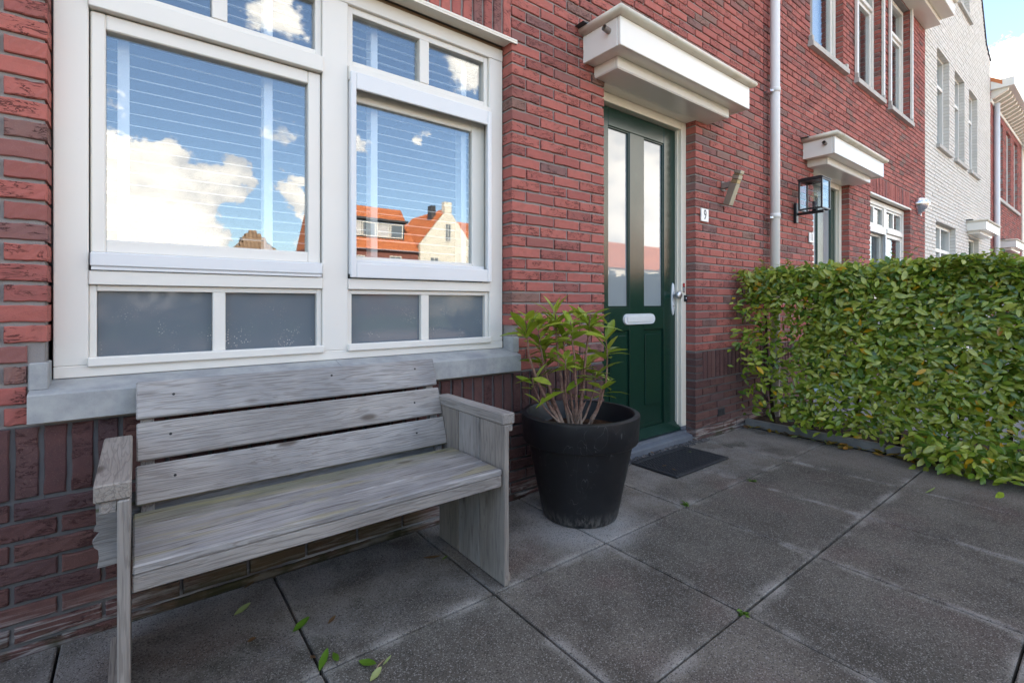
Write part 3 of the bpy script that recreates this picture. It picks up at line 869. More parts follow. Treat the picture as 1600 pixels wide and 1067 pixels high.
    def fr(k):
        bxd(k, 2.366, 2.4315, .080, .175, .108, 2.474); bxd(k, 3.3475, 3.413, .080, .175, .108, 2.474); bxd(k, 2.432, 3.347, .0805, .175, 2.4135, 2.474)
        for a, b in ((2.432, 2.444), (3.335, 3.347)): bxd(k, a, b, .108, .1295, .110, 2.413, .001)
    sub('door_frame', 'cream_paint', fr, H)
    def th(k):
        p, q = rg(2.364, 3.415); k.prism([(.026, -.03), (.026, .040), (.032, .046), (.078, .055), (.079, .075), (.176, .078), (.176, -.03)], 0, p, q)
    k = MB(); th(k); k.make('threshold', 'threshold_stone', H, fixn=True)
    sub('frame_foot', 'threshold_stone', lambda k: (bxd(k, 2.366, 2.4325, .0795, .175, .079, .1075), bxd(k, 3.3465, 3.413, .0795, .175, .079, .1075)), H)
    # letter plate, handle
    def pill(k, x0, x1, z0, z1, y0, y1, n=8):
        r = (z1 - z0) / 2; zc = (z0 + z1) / 2; pts = []
        for i in range(n + 1): a_ = -math.pi / 2 + math.pi * i / n; pts.append((x1 - r + r * math.cos(a_), zc + r * math.sin(a_)))
        for i in range(n + 1): a_ = math.pi / 2 + math.pi * i / n; pts.append((x0 + r + r * math.cos(a_), zc + r * math.sin(a_)))
        k.v.extend((x, y0, z) for x, z in pts); m_ = len(pts); o = len(k.v) - m_
        inn = [((x - (x0 + x1) / 2) * .98 + (x0 + x1) / 2, zc + (z - zc) * .92) for x, z in pts]
        k.v.extend((x, y1, z) for x, z in inn); k.f.append(tuple(range(o + m_, o + 2 * m_)))
        for i in range(m_): k.f.append((o + i, o + (i + 1) % m_, o + m_ + (i + 1) % m_, o + m_ + i))
    p, q = rg(2.708, 3.070)
    k = MB(); pill(k, p, q, .912, .990, .131, .119); lb = k.make('letter_plate', 'aluminium', door, fixn=True)
    k = MB(); k.box(p + .035, q - .035, .1145, .1188, .930, .972, .002); k.make('flap', 'pipe_white', lb)
    hx = mx(3.305); s_ = -1 if mirror else 1
    k = MB(); n0 = len(k.v); k.tube([(hx, .130, 1.098), (hx, .121, 1.098)], [.0222, .021], 24)
    k.v = [(x, y, 1.098 + (z - 1.098) * 5.8) for x, y, z in k.v]
    hp = k.make('handle', 'aluminium', door, True)
    k = MB(); k.tube([(hx, .122, 1.128), (hx, .10, 1.128), (hx, .094, 1.128), (hx, .066, 1.128), (hx, .06, 1.128)], [.010, .010, .026, .03, .024], 20); k.make('knob', 'satin_steel', hp, True)
    k = MB(); k.tube([(hx, .1215, 1.045), (hx, .116, 1.045)], .009, 14); k.box(hx - .002, hx + .002, .1145, .1165, 1.036, 1.05, .0005); k.make('lock_cylinder', 'steel', hp)
    # ---------------- canopy
    p, q = rg(2.172, 3.685)
    k = MB(); k.box(p + .002, q - .002, -.286, -.266, 2.538, 2.704, .003); k.box(p, p + .02, -.2645, .004, 2.538, 2.704, .003); k.box(q - .02, q, -.2645, .004, 2.538, 2.704, .003)
    k.box(p + .021, q - .021, -.2645, .004, 2.546, 2.556, .001)
    can = k.make('canopy', 'canopy_paint', H)
    p2, q2 = rg(2.272, 3.572)
    k = MB(); k.box(p2 + .002, q2 - .002, -.184, -.166, 2.480, 2.5455, .002); k.box(p2, p2 + .018, -.1645, .004, 2.480, 2.5455, .002); k.box(q2 - .018, q2, -.1645, .004, 2.480, 2.5455, .002)
    k.make('lower_fascia', 'canopy_paint', can)
    k = MB(); p3, q3 = rg(2.372, 3.408); k.box(p2 + .004, q2 - .004, -.180, -.004, 2.4745, 2.4798, .001); k.box(p3, q3, -.0035, .10, 2.4752, 2.4798, .001); k.make('soffit', 'canopy_paint', can)
    e0, e1 = rg(2.128, 3.722)
    k = MB(); k.tube([(p - .005, .004, 2.728), (p - .005, -.296, 2.728), (p - .005 + .0, -.2962, 2.728)], .030, 12)
    k = MB()
    prof = [(.034 * math.cos(a_), .026 * math.sin(a_)) for a_ in [2 * math.pi * i / 12 for i in range(12)]]
    path = [((p - .008, .004), (1, 0)), ((p - .008, -.294), (1, 1)), ((q + .008, -.294), (-1, 1)), ((q + .008, .004), (-1, 0))]
    for (cx_, cy_), (ix, iy) in path:
        for (a_, z_) in prof: k.v.append((cx_ + ix * a_, cy_ + iy * a_, 2.728 + z_))
    for i in range(3):
        for j in range(12): k.f.append((i * 12 + j, i * 12 + (j + 1) % 12, (i + 1) * 12 + (j + 1) % 12, (i + 1) * 12 + j))
    k.f.append(tuple(range(12))); k.f.append(tuple(range(36, 48)))
    k.make('roof_edge', 'gutter_cream', can, True, fixn=True)
    k = MB(); k.box(p + .022, q - .022, -.262, .004, 2.69, 2.722, .002); k.make('roof_sheet', 'lead', can)
    xl = p if not mirror else p
    k = MB(); k.tube([(xl + .03, -.205, 2.640), (xl - .045, -.205, 2.652)], .017, 14, False); k.tube([(xl + .03, -.205, 2.640), (xl - .0445, -.205, 2.652)], .0135, 14, False); k.make('spout', 'pipe_brown', can, True)
    k = MB(); k.prism([(xl - .075, 2.742), (xl - .02, 2.752), (xl + .05, 2.772), (xl + .05, 2.758), (xl - .015, 2.735)], 1, -.07, .0); k.make('lead_flashing', 'lead', can, fixn=True)
    # ---------------- first-floor windows
    for n, (a, b) in enumerate(UPW):
        k = MB(); p, q = rg(a, b)
        k.ring(p + .006, q - .006, UZ0 - .004, UZ1 - .01, .055, .055, .05, .06, .075, .15, .003)
        if n: k.box(p + .0615, q - .0615, .073, .15, 4.98, 5.03, .002)
        uw = k.make('upper_window', 'white_paint', H)
        k = MB(); zt = 4.979 if n else UZ1 - .0705
        k.ring(p + .063, q - .063, UZ0 + .0475, zt, .045, .045, .05, .045, .095, .14, .002); k.make('sash', 'white_paint', uw)
        k = MB(); k.box(p + .108, q - .108, .115, .121, UZ0 + .098, zt - .045, .0005); k.make('pane', 'coated_glass', uw)
        if n:
            k = MB(); k.box(p + .0615, q - .0615, .115, .121, 5.031, UZ1 - .071, .0005); k.make('pane', 'coated_glass', uw)
        k = MB(); W = 40; o = 0
        for i in range(W + 1):
            xx = p + .06 + (q - p - .12) * i / W; yy = .24 + .018 * math.sin(i * 1.9) + .008 * math.sin(i * .7)
            k.v += [(xx, yy, UZ0), (xx, yy, UZ1 - .03)]
            if i: k.f.append((2 * i - 2, 2 * i, 2 * i + 1, 2 * i - 1))
        k.make('curtain', 'curtain_grey', uw, True)
        k = MB(); room(k, a, b, UZ0 - .01, UZ1, .6); k.make('room', 'room_grey', uw)
        k = MB(); k.prism([(-.05, UZ0 - .075), (-.05, UZ0 - .02), (.074, UZ0 - .0045), (.10, UZ0 - .0045), (.10, UZ0 - .075)], 0, p - .055, q + .055); us = k.make('upper_sill', 'sill_concrete', H, fixn=True)
        for c in (p - .05, q + .005): MB().box(c, c + .045, -.04, -.002, UZ0 - .0245, UZ0 + .04, .002).make('end_block', 'sill_concrete', us)
        if n:
            for c in (p - .052, q + .006): MB().box(c, c + .046, -.036, -.004, UZ0 + .0415, UZ1 + .02, .003).make('guide_rail', 'white_paint', uw)
    return H, win, door
H9, W9, D9 = red_house(False)
H11, W11, D11 = red_house(True)

NH = empty('brick_house', (-4.0, 4.5, 0), 'unseen brick house left of number 9, added to block the sun', 'house', 'red brick row houses')  # unseen neighbour, added so its bulk keeps the sun off facade and garden
MB().box(-7.0, XEND - .012, .0, 9.0, -.05, EAVE, .002).make('wall', 'far_brick', NH)
MB().prism([(-0.30, EAVE + .10), (4.5, 9.4), (9.3, EAVE + .10), (9.3, EAVE + .0), (4.5, 9.25), (-0.30, EAVE + .0)], 0, -7.0, XEND - .012).make('roof', 'orange_tile', NH, fixn=True)

# vent in the plinth
k = MB(); k.box(3.742, 3.852, -.004, .012, .145, .205, .003); vent = k.make('air_vent', 'black_rubber', H9)
for i in range(4): MB().box(3.752 + i * .024, 3.752 + i * .024 + .012, -.0075, -.0042, .152, .198, .001).make('grille_bar', 'black_rubber', vent)

# downpipe on the party line
k = MB(); k.tube([(4.625, -.062, .036), (4.625, -.062, 5.50)], .0405, 24); pipe = k.make('downpipe', 'pipe_white', None, True)
tag(pipe, 'white round downpipe between the two red brick houses, foot behind the hedge', 'downpipe')
for z in (1.863, 3.014, 4.6):
    k = MB(); k.tube([(4.625, -.062, z - .022), (4.625, -.062, z + .022)], .0445, 24); c = k.make('socket', 'pipe_white', pipe, True)
    k = MB(); k.box(4.548, 4.582, -.075, .012, z - .03, z - .008, .003); k.box(4.535, 4.547, -.064, -.05, z - .028, z - .01, .002); k.make('clamp', 'steel', pipe)

# ------------------------------------------------------------------ blinds inside the bay windows of number 9
for (a, b, lab, tapes) in ((-.10, .615, 'white slatted blind behind the large left window of house 9', (-.052, .428)), (.775, 1.50, 'white slatted blind behind the right-hand window above the bench arm', (.895, 1.405))):
    t = empty('window_blind', ((a + b) / 2, .21, 1.20), lab, 'blind', 'slatted window blinds')
    V, Fc = chbox(-(b - a) / 2, (b - a) / 2, -.0125, .0125, -.0013, .0013, .0005)
    me = bpy.data.meshes.new('slat'); me.from_pydata(V, [], Fc); me.materials.append(MATS['blind_white'])
    z = 1.245
    while z < 2.40:
        obj_from(me, 'slat', ((a + b) / 2, .212, z), t, (R(15 + rng.uniform(-1, 1)), rng.uniform(-.0015, .0015), 0)); z += .0437
    for x in tapes:
        MB().box(x, x + .034, .1835, .1845, 1.20, 2.42, .0002).make('ladder_tape', 'blind_white', t)
        MB().box(x, x + .034, .2395, .2405, 1.20, 2.42, .0002).make('ladder_tape', 'blind_white', t)
    MB().box(a, b, .186, .238, 2.425, 2.46, .002).make('head_rail', 'blind_white', t)
    MB().box(a, b, .187, .237, 1.19, 1.2, .002).make('bottom_rail', 'blind_white', t)

# ------------------------------------------------------------------ things on the wall
def text_mesh(name, body, size, mat, parent, loc, sx=1.0, depth=.0015):
    cu = bpy.data.curves.new(name, 'FONT'); cu.body = body; cu.size = size; cu.align_x = 'CENTER'; cu.align_y = 'CENTER'; cu.extrude = depth
    tmp = bpy.data.objects.new('tmp', cu); COL.objects.link(tmp)
    dg = bpy.context.evaluated_depsgraph_get(); me = bpy.data.meshes.new_from_object(tmp.evaluated_get(dg))
    bpy.data.objects.remove(tmp); me.materials.clear(); me.materials.append(MATS[mat]); me.name = name
    o = bpy.data.objects.new(name, me); COL.objects.link(o); o.location = loc; o.rotation_euler = (R(90), 0, 0); o.scale = (sx, 1, 1)
    attach(o, parent); return o
sg = tag(MB().box(3.474, 3.578, -.0145, -.0045, 1.706, 1.806, .002).make('house_number_sign', 'sign_white'), 'white plate with a grey number 9, right of the green front door', 'sign', 'house number plates')
text_mesh('numeral', '9', .108, 'numeral_grey', sg, (3.526, -.0148, 1.756), .72)
sg = tag(MB().box(5.520, 5.640, -.0145, -.0045, 1.70, 1.80, .002).make('house_number_sign', 'sign_white'), 'white plate with a grey number 11 under the black lantern', 'sign', 'house number plates')
text_mesh('numeral', '11', .108, 'numeral_grey', sg, (5.580, -.0148, 1.75), .72)
# warning sticker and bell on the door frame
st = tag(MB().box(3.366, 3.392, .0778, .0798, 1.150, 1.222, .0003).make('door_sticker', 'sticker_black'), 'small red and black sticker on the door frame, above the doorbell', 'sticker')
MB().box(3.367, 3.391, .0770, .0777, 1.196, 1.221, .0002).make('red_field', 'sticker_red', st)
for i in range(4): MB().box(3.370, 3.388, .0770, .0777, 1.157 + i * .009, 1.161 + i * .009, .0002).make('print_line', 'sign_white', st)
db = tag(MB().box(3.378, 3.408, .067, .0795, 1.078, 1.128, .004).make('doorbell', 'black_metal'), 'small black doorbell on the white door frame below the sticker', 'doorbell')
k = MB(); k.tube([(3.393, .0672, 1.103), (3.393, .062, 1.103)], .008, 14); k.make('button', 'steel', db, True)
# tilted wall lamp
wl = empty('wall_lamp', (3.80, -.004, 1.95), 'tilted square brass and grey wall lamp above number 9', 'lamp')
def sq_tube(p, q, w, name, mat, par):
    p, q = Vector(p), Vector(q); d = (q - p).normalized(); x = Vector((1, 0, 0)); y = d.cross(x).normalized()
    k = MB(); V, Fc = chbox(-w, w, -w, w, 0, (q - p).length, .003)
    k.v = [tuple(p + x * a + y * b + d * c) for a, b, c in V]; k.f = [tuple(f) for f in Fc]
    return k.make(name, mat, par, fixn=True)
d0 = Vector((3.80, -.052, 1.865)); d1 = Vector((3.80, -.150, 2.125)); dd = d1 - d0
sq_tube(d0, d0 + dd * .62, .029, 'lamp_tube', 'aged_alu', wl); sq_tube(d0 + dd * .625, d0 + dd * .74, .027, 'collar', 'brass', wl)
sq_tube(d0 + dd * .745, d0 + dd * .86, .029, 'lamp_head', 'aged_alu', wl); sq_tube(d0 + dd * .865, d0 + dd * .90, .025, 'collar', 'brass', wl); sq_tube(d0 + dd * .905, d1, .029, 'cap', 'aged_alu', wl)
MB().box(3.783, 3.817, -.085, -.004, 2.0, 2.05, .004).make('bracket', 'pipe_brown', wl); MB().box(3.785, 3.835, -.012, -.003, 1.985, 2.065, .003).make('back_plate', 'pipe_brown', wl)
# black lantern
ln = empty('wall_lantern', (5.21, -.004, 2.0), 'black box lantern with clear panes and a bulb, beside door 11', 'lantern')
lx0, lx1, ly0, ly1, lz0, lz1 = 5.09, 5.29, -.285, -.075, 1.965, 2.255
k = MB()
for x in (lx0, lx1 - .014):
    for y in (ly0, ly1 - .014): k.box(x, x + .014, y, y + .014, lz0, lz1, .001)
for z in (lz0, lz1 - .014):
    k.box(lx0 + .0142, lx1 - .0142, ly0 + .0004, ly0 + .014, z, z + .014, .001); k.box(lx0 + .0142, lx1 - .0142, ly1 - .014, ly1 - .0004, z, z + .014, .001)
    k.box(lx0 + .0004, lx0 + .014, ly0 + .0142, ly1 - .0142, z, z + .014, .001); k.box(lx1 - .014, lx1 - .0004, ly0 + .0142, ly1 - .0142, z, z + .014, .001)
k.make('frame', 'black_metal', ln)
k = MB(); k.box(lx0 - .006, lx1 + .006, ly0 - .006, ly1 + .006, lz1 + .0005, lz1 + .010, .002); k.box(lx0 + .012, lx1 - .012, ly0 + .012, ly1 - .012, lz1 + .0102, lz1 + .022, .003); k.make('roof', 'black_metal', ln)
for a, b, c, d in ((lx0 + .014, lx1 - .014, ly0 + .006, ly0 + .008), (lx0 + .014, lx1 - .014, ly1 - .008, ly1 - .006), (lx0 + .006, lx0 + .008, ly0 + .014, ly1 - .014), (lx1 - .008, lx1 - .006, ly0 + .014, ly1 - .014)):
    MB().box(a, b, c, d, lz0 + .014, lz1 - .014, .0003).make('pane', 'lamp_glass', ln)
k = MB(); k.tube([(5.19, -.18, lz0 - .004), (5.19, -.18, lz0 + .085)], .018, 16); k.make('bulb_holder', 'black_metal', ln, True)
k = MB(); k.lathe([(.010, .0), (.013, .012), (.030, .04), (.034, .058), (.028, .078), (.012, .09), (.0005, .093)], (5.19, -.18, lz0 + .086), 18); k.make('bulb', 'bulb_glass', ln, True)
k = MB(); k.box(5.178, 5.202, -.265, -.030, lz0 - .03, lz0 - .005, .003); k.make('arm', 'black_metal', ln)
k = MB(); k.box(5.165, 5.215, -.030, -.003, 1.86, 2.06, .004); k.make('back_plate', 'black_metal', ln)
# steel half-cone lamp at the far end of house 11
cl = empty('cone_lamp', (9.70, -.004, 2.58), 'shiny steel half-cone lamp near the white brick house', 'lamp')
k = MB(); n = 20
prof = [(.045, .135), (.10, .105), (.14, .05), (.145, .03), (.10, -.045), (.035, -.115), (.006, -.13)]
for r, z in prof:
    for i in range(n + 1): a_ = math.pi * i / n; k.v.append((9.70 - r * math.cos(a_), -.004 - r * math.sin(a_) * 1.05, 2.585 + z))
for i in range(len(prof) - 1):
    for j in range(n): k.f.append((i * (n + 1) + j, i * (n + 1) + j + 1, (i + 1) * (n + 1) + j + 1, (i + 1) * (n + 1) + j))
k.f.append(tuple(range(n + 1))); k.make('shade', 'steel', cl, True, fixn=True)
MB().box(9.66, 9.74, -.004, .008, 2.50, 2.66, .002).make('back_plate', 'satin_steel', cl)
k = MB(); k.tube([(9.70, -.04, 2.465), (9.70, -.04, 2.43)], .007, 10); k.make('tip', 'steel', cl)

# ------------------------------------------------------------------ white brick house with stepped-curve gable
GX0, GX1 = 2 * XP - XEND + .004, 16.03
GC = .5 * (GX0 + GX1)
def gable_half(z):
    if z < 6.80: return (GX1 - GX0) / 2
    pts = [(6.80, (GX1 - GX0) / 2), (6.9, 15.72 - GC), (7.02, 15.45 - GC), (7.84, 14.89 - GC), (10.5, .05)]
    for (z0, h0), (z1, h1) in zip(pts, pts[1:]):
        if z <= z1: return h0 + (h1 - h0) * (z - z0) / (z1 - z0)
    return 0
WH = empty('brick_house', (GC, 4.5, 0), 'white painted brick house with a pointed gable, beyond the red houses', 'house')
WUP = [(10.93, 11.84, 3.82, 5.53), (12.28, 13.16, 3.82, 5.53), (13.58, 14.46, 3.82, 5.53), (12.56, 13.66, 6.92, 8.4)]
WLOW = (10.86, 12.36, .82, 2.48); WDOOR = (13.55, 14.62, 0, 2.47)
holes = [(*w,) for w in WUP + [WLOW, WDOOR]]
B = []
courses(B, GX0, GX1, .02, 10.3, ZB - 11 * BH, 10.2, 'brick_white', holes=holes, clip=lambda z: [(GC - gable_half(z), GC + gable_half(z))])
zz = [0.0] + sorted({w for h_ in holes for w in h_[2:]} | {6.8, 6.9, 7.02, 7.84}) + [10.4]
m = MB()
zs = []
for a, b in zip(zz, zz[1:]):
    if b - a < .001: continue
    n = max(1, int((b - a) / .14)) if a >= 6.79 else 1
    zs += [(a + (b - a) * i / n, a + (b - a) * (i + 1) / n) for i in range(n)]
for a, b in zs:
    zc = (a + b) / 2; h_ = gable_half(b); spans = [(GC - h_, GC + h_)]
    for (x0, x1, z0, z1) in holes:
        if z0 < zc < z1:
            ns = []
            for p, q in spans:
                if x1 <= p or x0 >= q: ns.append((p, q)); continue
                ns += [(p, x0 - .006), (x1 + .006, q)]
            spans = ns
    for p, q in spans:
        if q - p > .02: m.box(p, q, .010, .11, a + .0001, b - .0001, .0003)
ww = m.make('wall', 'mortar_white', WH)
lay_bricks(B, ww, 300)
m = MB()
for x in (GX0, GX1 - .05): m.box(x, x + .05, .3, 9, 0, 6.7, .001)
m.box(GX0, GX1, 8.95, 9, 0, 6.7, .001); m.make('rear_wall', 'far_wall_white', WH)
m = MB(); hw = (GX1 - GX0) / 2
m.prism([(GX0 + .02, 6.65), (GC, 10.25), (GX1 - .02, 6.65), (GX1 - .02, 6.5), (GC, 10.1), (GX0 + .02, 6.5)], 1, .12, 9.1); m.make('roof', 'orange_tile', WH, fixn=True)
m = MB(); pts = [(GC + gable_half(z), z) for z in (6.8, 6.9, 7.02, 7.84, 9.2, 10.45)]
for (xa, za), (xb, zb) in zip(pts, pts[1:]):
    for s_ in (1, -1):
        q = [(GC + s_ * (xa - GC), za), (GC + s_ * (xb - GC), zb), (GC + s_ * (xb - GC + .04), zb + .03), (GC + s_ * (xa - GC + .04), za + .03)]
        m.prism(q, 1, -.02, .16)
m.make('coping', 'lead', WH, fixn=True)
def simple_window(H, x0, x1, z0, z1, bars=True, transom=None, sill=True, deep=.085, cols=None):
    k = MB(); k.ring(x0 + .004, x1 - .004, z0 + .004, z1 - .004, .055, .055, .05, .055, deep, .16, .003)
    if transom: k.box(x0 + .0595, x1 - .0595, deep + .001, .16, transom - .03, transom + .03, .002)
    if cols:
        for c in cols: k.box(c - .03, c + .03, deep - .001, .16, z0 + .0545, z1 - .0595, .002)
    w = k.make('window', 'white_paint', H)
    k = MB(); k.box(x0 + .05, x1 - .05, .135, .14, z0 + .05, z1 - .05, .0005); k.make('pane', 'coated_glass', w)
    k = MB(); k.quad((x0, .42, z0), (x1, .42, z0), (x1, .42, z1), (x0, .42, z1)); k.quad((x0, .16, z0), (x0, .42, z0), (x0, .42, z1), (x0, .16, z1)); k.quad((x1, .16, z0), (x1, .42, z0), (x1, .42, z1), (x1, .16, z1))
    k.quad((x0, .16, z0), (x1, .16, z0), (x1, .42, z0), (x0, .42, z0)); k.quad((x0, .16, z1), (x1, .16, z1), (x1, .42, z1), (x0, .42, z1)); k.make('curtain', 'curtain_grey', w)
    if sill:
        k = MB(); k.prism([(-.05, z0 - .075), (-.05, z0 - .015), (deep - .001, z0 + .0035), (deep - .001, z0 - .075)], 0, x0 - .06, x1 + .06); k.make('sill', 'sill_concrete', H, fixn=True)
for (x0, x1, z0, z1) in WUP: simple_window(WH, x0, x1, z0, z1, transom=4.98 if z0 < 5 else None)
simple_window(WH, *WLOW, transom=2.02, cols=(11.61,))
MB().box(WLOW[0] + .002, WLOW[1] - .002, -.006, .08, WLOW[3] + .001, WLOW[3] + .03, .002).make('lintel', 'sill_concrete', WH)
def plain_door(H, x0, x1, z1, mat):
    k = MB(); k.ring(x0 + .004, x1 - .004, 0.03, z1, .065, .065, .02, .06, .08, .17, .003); fr = k.make('door_frame', 'cream_paint', H)
    k = MB(); k.ring(x0 + .07, x1 - .07, .055, z1 - .062, .12, .12, .8, .12, .12, .16, .003); d = k.make('door', mat, H)
    k = MB(); k.box(x0 + .19, x1 - .19, .135, .142, .85, z1 - .18, .0005); k.make('pane', 'door_glass', d)
    k = MB(); k.box(x0, x1, .18, .2, 0, z1, .001); k.make('lining', 'room_grey', fr)
plain_door(WH, *WDOOR[:2], 2.46, 'green_paint')
def plain_canopy(H, x0, x1, z=2.48, dep=.29):
    k = MB(); k.box(x0, x1, -dep, .004, z + .058, z + .225, .003); c = k.make('canopy', 'canopy_paint', H)
    MB().box(x0 + .1, x1 - .1, -dep + .1, .004, z, z + .0575, .002).make('lower_fascia', 'canopy_paint', c)
    MB().box(x0 - .03, x1 + .03, -dep - .035, .004, z + .2255, z + .265, .015).make('roof_edge', 'gutter_cream', c)
    MB().box(x0 - .05, x0 + .02, -.1, .0, z + .27, z + .285, .002).make('lead_flashing', 'lead', c)
plain_canopy(WH, 13.36, 14.85)

# ------------------------------------------------------------------ far red house with bracketed cornice
FX0, FX1 = GX1 + .006, 21.3
FH = empty('brick_house', ((FX0 + FX1) / 2, 4.5, 0), 'far red brick house with a cream bracketed cornice', 'house')
FW = [(17.05, 17.85, 3.72, 5.72), (18.40, 19.15, 3.72, 5.72), (19.75, 20.45, 3.72, 5.72)]; FDOOR = (17.7, 18.7, 0, 2.4)
B = []; holes = FW + [FDOOR]
courses(B, FX0, FX1, .02, 6.15, ZB - 11 * BH, 16.1, 'brick_red', holes=holes)
m = MB(); m.box(FX0, FX1, .010, .05, 0, .001 + 2.4, .0003) if False else None
for a, b, z0, z1 in ((FX0, FDOOR[0], 0, 2.4), (FDOOR[1], FX1, 0, 2.4), (FX0, FX1, 2.4005, 3.72), (FX0, 17.05, 3.7205, 5.72), (17.85, 18.40, 3.7205, 5.72), (19.15, 19.75, 3.7205, 5.72), (20.45, FX1, 3.7205, 5.72), (FX0, FX1, 5.7205, 6.2)):
    m.box(a, b, .010, .11, z0, z1, .0003)
fw = m.make('wall', 'mortar', FH)
lay_bricks(B, fw, 0)
m = MB(); m.box(FX0, FX0 + .05, .3, 9, 0, 6.2, .001); m.box(FX1 - .05, FX1, .3, 9, 0, 6.2, .001); m.make('side_wall', 'far_brick', FH)
m = MB(); m.prism([(-.2, 6.30), (4.5, 9.6), (9.2, 6.30), (9.2, 6.2), (4.5, 9.45), (-.2, 6.2)], 0, FX0, FX1); m.make('roof', 'orange_tile', FH, fixn=True)
for w in FW: simple_window(FH, *w, sill=False, deep=.06)
MB().box(16.95, 20.6, -.05, .05, 3.63, 3.715, .004).make('sill', 'sill_concrete', FH)
plain_door(FH, *FDOOR[:2], 2.39, 'green_paint'); plain_canopy(FH, 17.4, 19.1, 2.42)
m = MB(); m.box(FX0 + .002, FX1, -.40, .0, 6.13, 6.33, .008); cor = m.make('cornice', 'canopy_paint', FH)
for i in range(16):
    x = FX0 + .08 + i * .33; k = MB(); k.prism([(.004, 5.93), (-.06, 5.95), (-.28, 6.07), (-.30, 6.1295), (.004, 6.1295)], 0, x, x + .1); k.make('bracket', 'cream_paint', cor, fixn=True)
MB().box(FX0, FX1, -.02, .0095, 5.84, 5.925, .004).make('frieze', 'cream_paint', cor)
k = MB(); k.tube([(16.46, -.06, .0), (16.46, -.06, 5.9)], .055, 16); pp = k.make('downpipe', 'pipe_white', None, True)
tag(pp, 'white downpipe at the corner of the far red house', 'downpipe')
PH = empty('brick_house', (24, 4.5, 0), 'pale house at the far end of the row, at the right edge', 'house')
m = MB(); m.box(FX1 + .004, 27, -.02, .3, 0, 6.0, .002); m.make('wall', 'far_wall_white', PH)
m = MB(); m.prism([(-.35, 6.0), (4.5, 9.6), (9.2, 6.0), (9.2, 5.9), (4.5, 9.4), (-.35, 5.9)], 0, FX1 + .004, 27); m.make('roof', 'orange_tile', PH, fixn=True)
MB().box(FX1 + .004, 27, -.42, -.021, 5.75, 5.999, .01).make('cornice', 'canopy_paint', PH)
for x in (22.2, 24.2, 25.6):
    k = MB(); k.ring(x, x + .9, 3.8, 5.4, .06, .06, .06, .06, -.05, -.021, .003); w = k.make('window', 'white_paint', PH)
    MB().box(x + .06, x + .84, -.035, -.03, 3.86, 5.34, .0005).make('pane', 'coated_glass', w)

# ------------------------------------------------------------------ garden bench
bench = empty('garden_bench', (.54, -.38, 0), 'weathered grey wooden bench with plank sides under the window', 'bench')
def slanted_board(name, z0, z1, x0, x1, th=.024):
    yf = lambda z: -.09 - (.81 - z) * (.122 / .364)
    p = Vector((0, yf(z0), z0)); q = Vector((0, yf(z1), z1)); d = (q - p).normalized(); nrm = Vector((0, d.z, -d.y))   # back side
    ctr = (p + q) / 2; L = (q - p).length
    V, Fc = chbox(x0, x1, 0, th, -L / 2, L / 2, .004)
    o = MB().add([(a - (x0 + x1) / 2, b, c) for a, b, c in V], Fc).make(name, 'wood_x', None)
    o.location = ((x0 + x1) / 2, ctr.y, ctr.z); o.rotation_euler = (-math.atan2(d.y, d.z), 0, rng.uniform(-.001, .001)); attach(o, bench); return o
slanted_board('backrest_board', .696, .810, .001, 1.084); slanted_board('backrest_board', .572, .684, .002, 1.088); slanted_board('backrest_board', .447, .559, .0, 1.090)
for x in (.012, 1.04):                                   # battens behind the back
    p = Vector((0, -.066, .79)); q = Vector((0, -.205, .375)); d = (q - p).normalized()
    V, Fc = chbox(x, x + .036, .0, .03, 0, (q - p).length, .002)
    n = Vector((0, -d.z, d.y)); n = n if n.y > 0 else -n
    k = MB(); k.v = [tuple(Vector((a, 0, 0)) + p + n * b + d * c) for a, b, c in V]; k.f = [tuple(f) for f in Fc]; k.make('batten', 'wood_z', bench, fixn=True)
for y0, y1, dz in ((-.372, -.262, .0), (-.497, -.3745, .001), (-.624, -.4995, -.0005)):
    k = MB(); k.box(-.006, 1.083, y0, y1, .421 + dz, .444 + dz, .004); k.make('seat_board', 'wood_x', bench, origin=(.54, (y0 + y1) / 2, .433))
k = MB(); k.box(-.006, 1.083, -.622, -.600, .378, .4195, .003); k.make('apron', 'wood_x', bench, origin=(.54, -.61, .40))
k = MB(); k.box(-.006, 1.083, -.262, -.238, .36, .4195, .003); k.make('rear_rail', 'wood_x', bench, origin=(.54, -.25, .40))
for side, (xa, xb) in enumerate((((-.034), (-.010)), (1.0905, 1.1125))):
    ys = ((-.630, -.464), (-.458, -.303), (-.297, -.135))
    for (y0, y1) in ys:
        k = MB(); k.box(xa, xb, y0, y1, .003, .606, .003); k.make('side_plank', 'wood_z', bench, origin=((xa + xb) / 2, (y0 + y1) / 2, .3))
    xo0, xo1 = (-.0665, -.0345) if side == 0 else (1.113, 1.139)
    k = MB(); k.box(xo0, xo1, -.617, -.14, .578, .6065, .002); k.make('armrest_batten', 'wood_y', bench, origin=((xo0 + xo1) / 2, -.38, .59))
    xo0, xo1 = (-.0765, -.0075) if side == 0 else (1.086, 1.143)
    k = MB(); k.box(xo0, xo1, -.626, -.125, .607, .649, .004); k.make('armrest', 'wood_y', bench, origin=((xo0 + xo1) / 2, -.38, .628))
    xo0, xo1 = (-.060, -.0345) if side == 0 else (1.113, 1.134)
    k = MB(); k.box(xo0, xo1, -.61, -.14, .002, .035, .002); k.make('foot_batten', 'wood_y', bench, origin=((xo0 + xo1) / 2, -.38, .02))
for (x, z) in ((.10, .762), (.62, .776), (.985, .772), (.09, .64), (.96, .632), (.10, .515), (.95, .51)):
    y = -.09 - (.81 - z) * (.122 / .364); k = MB(); k.tube([(x, y + .003, z), (x, y - .0012, z + .0004)], .0042, 10); k.make('nail', 'black_metal', bench)
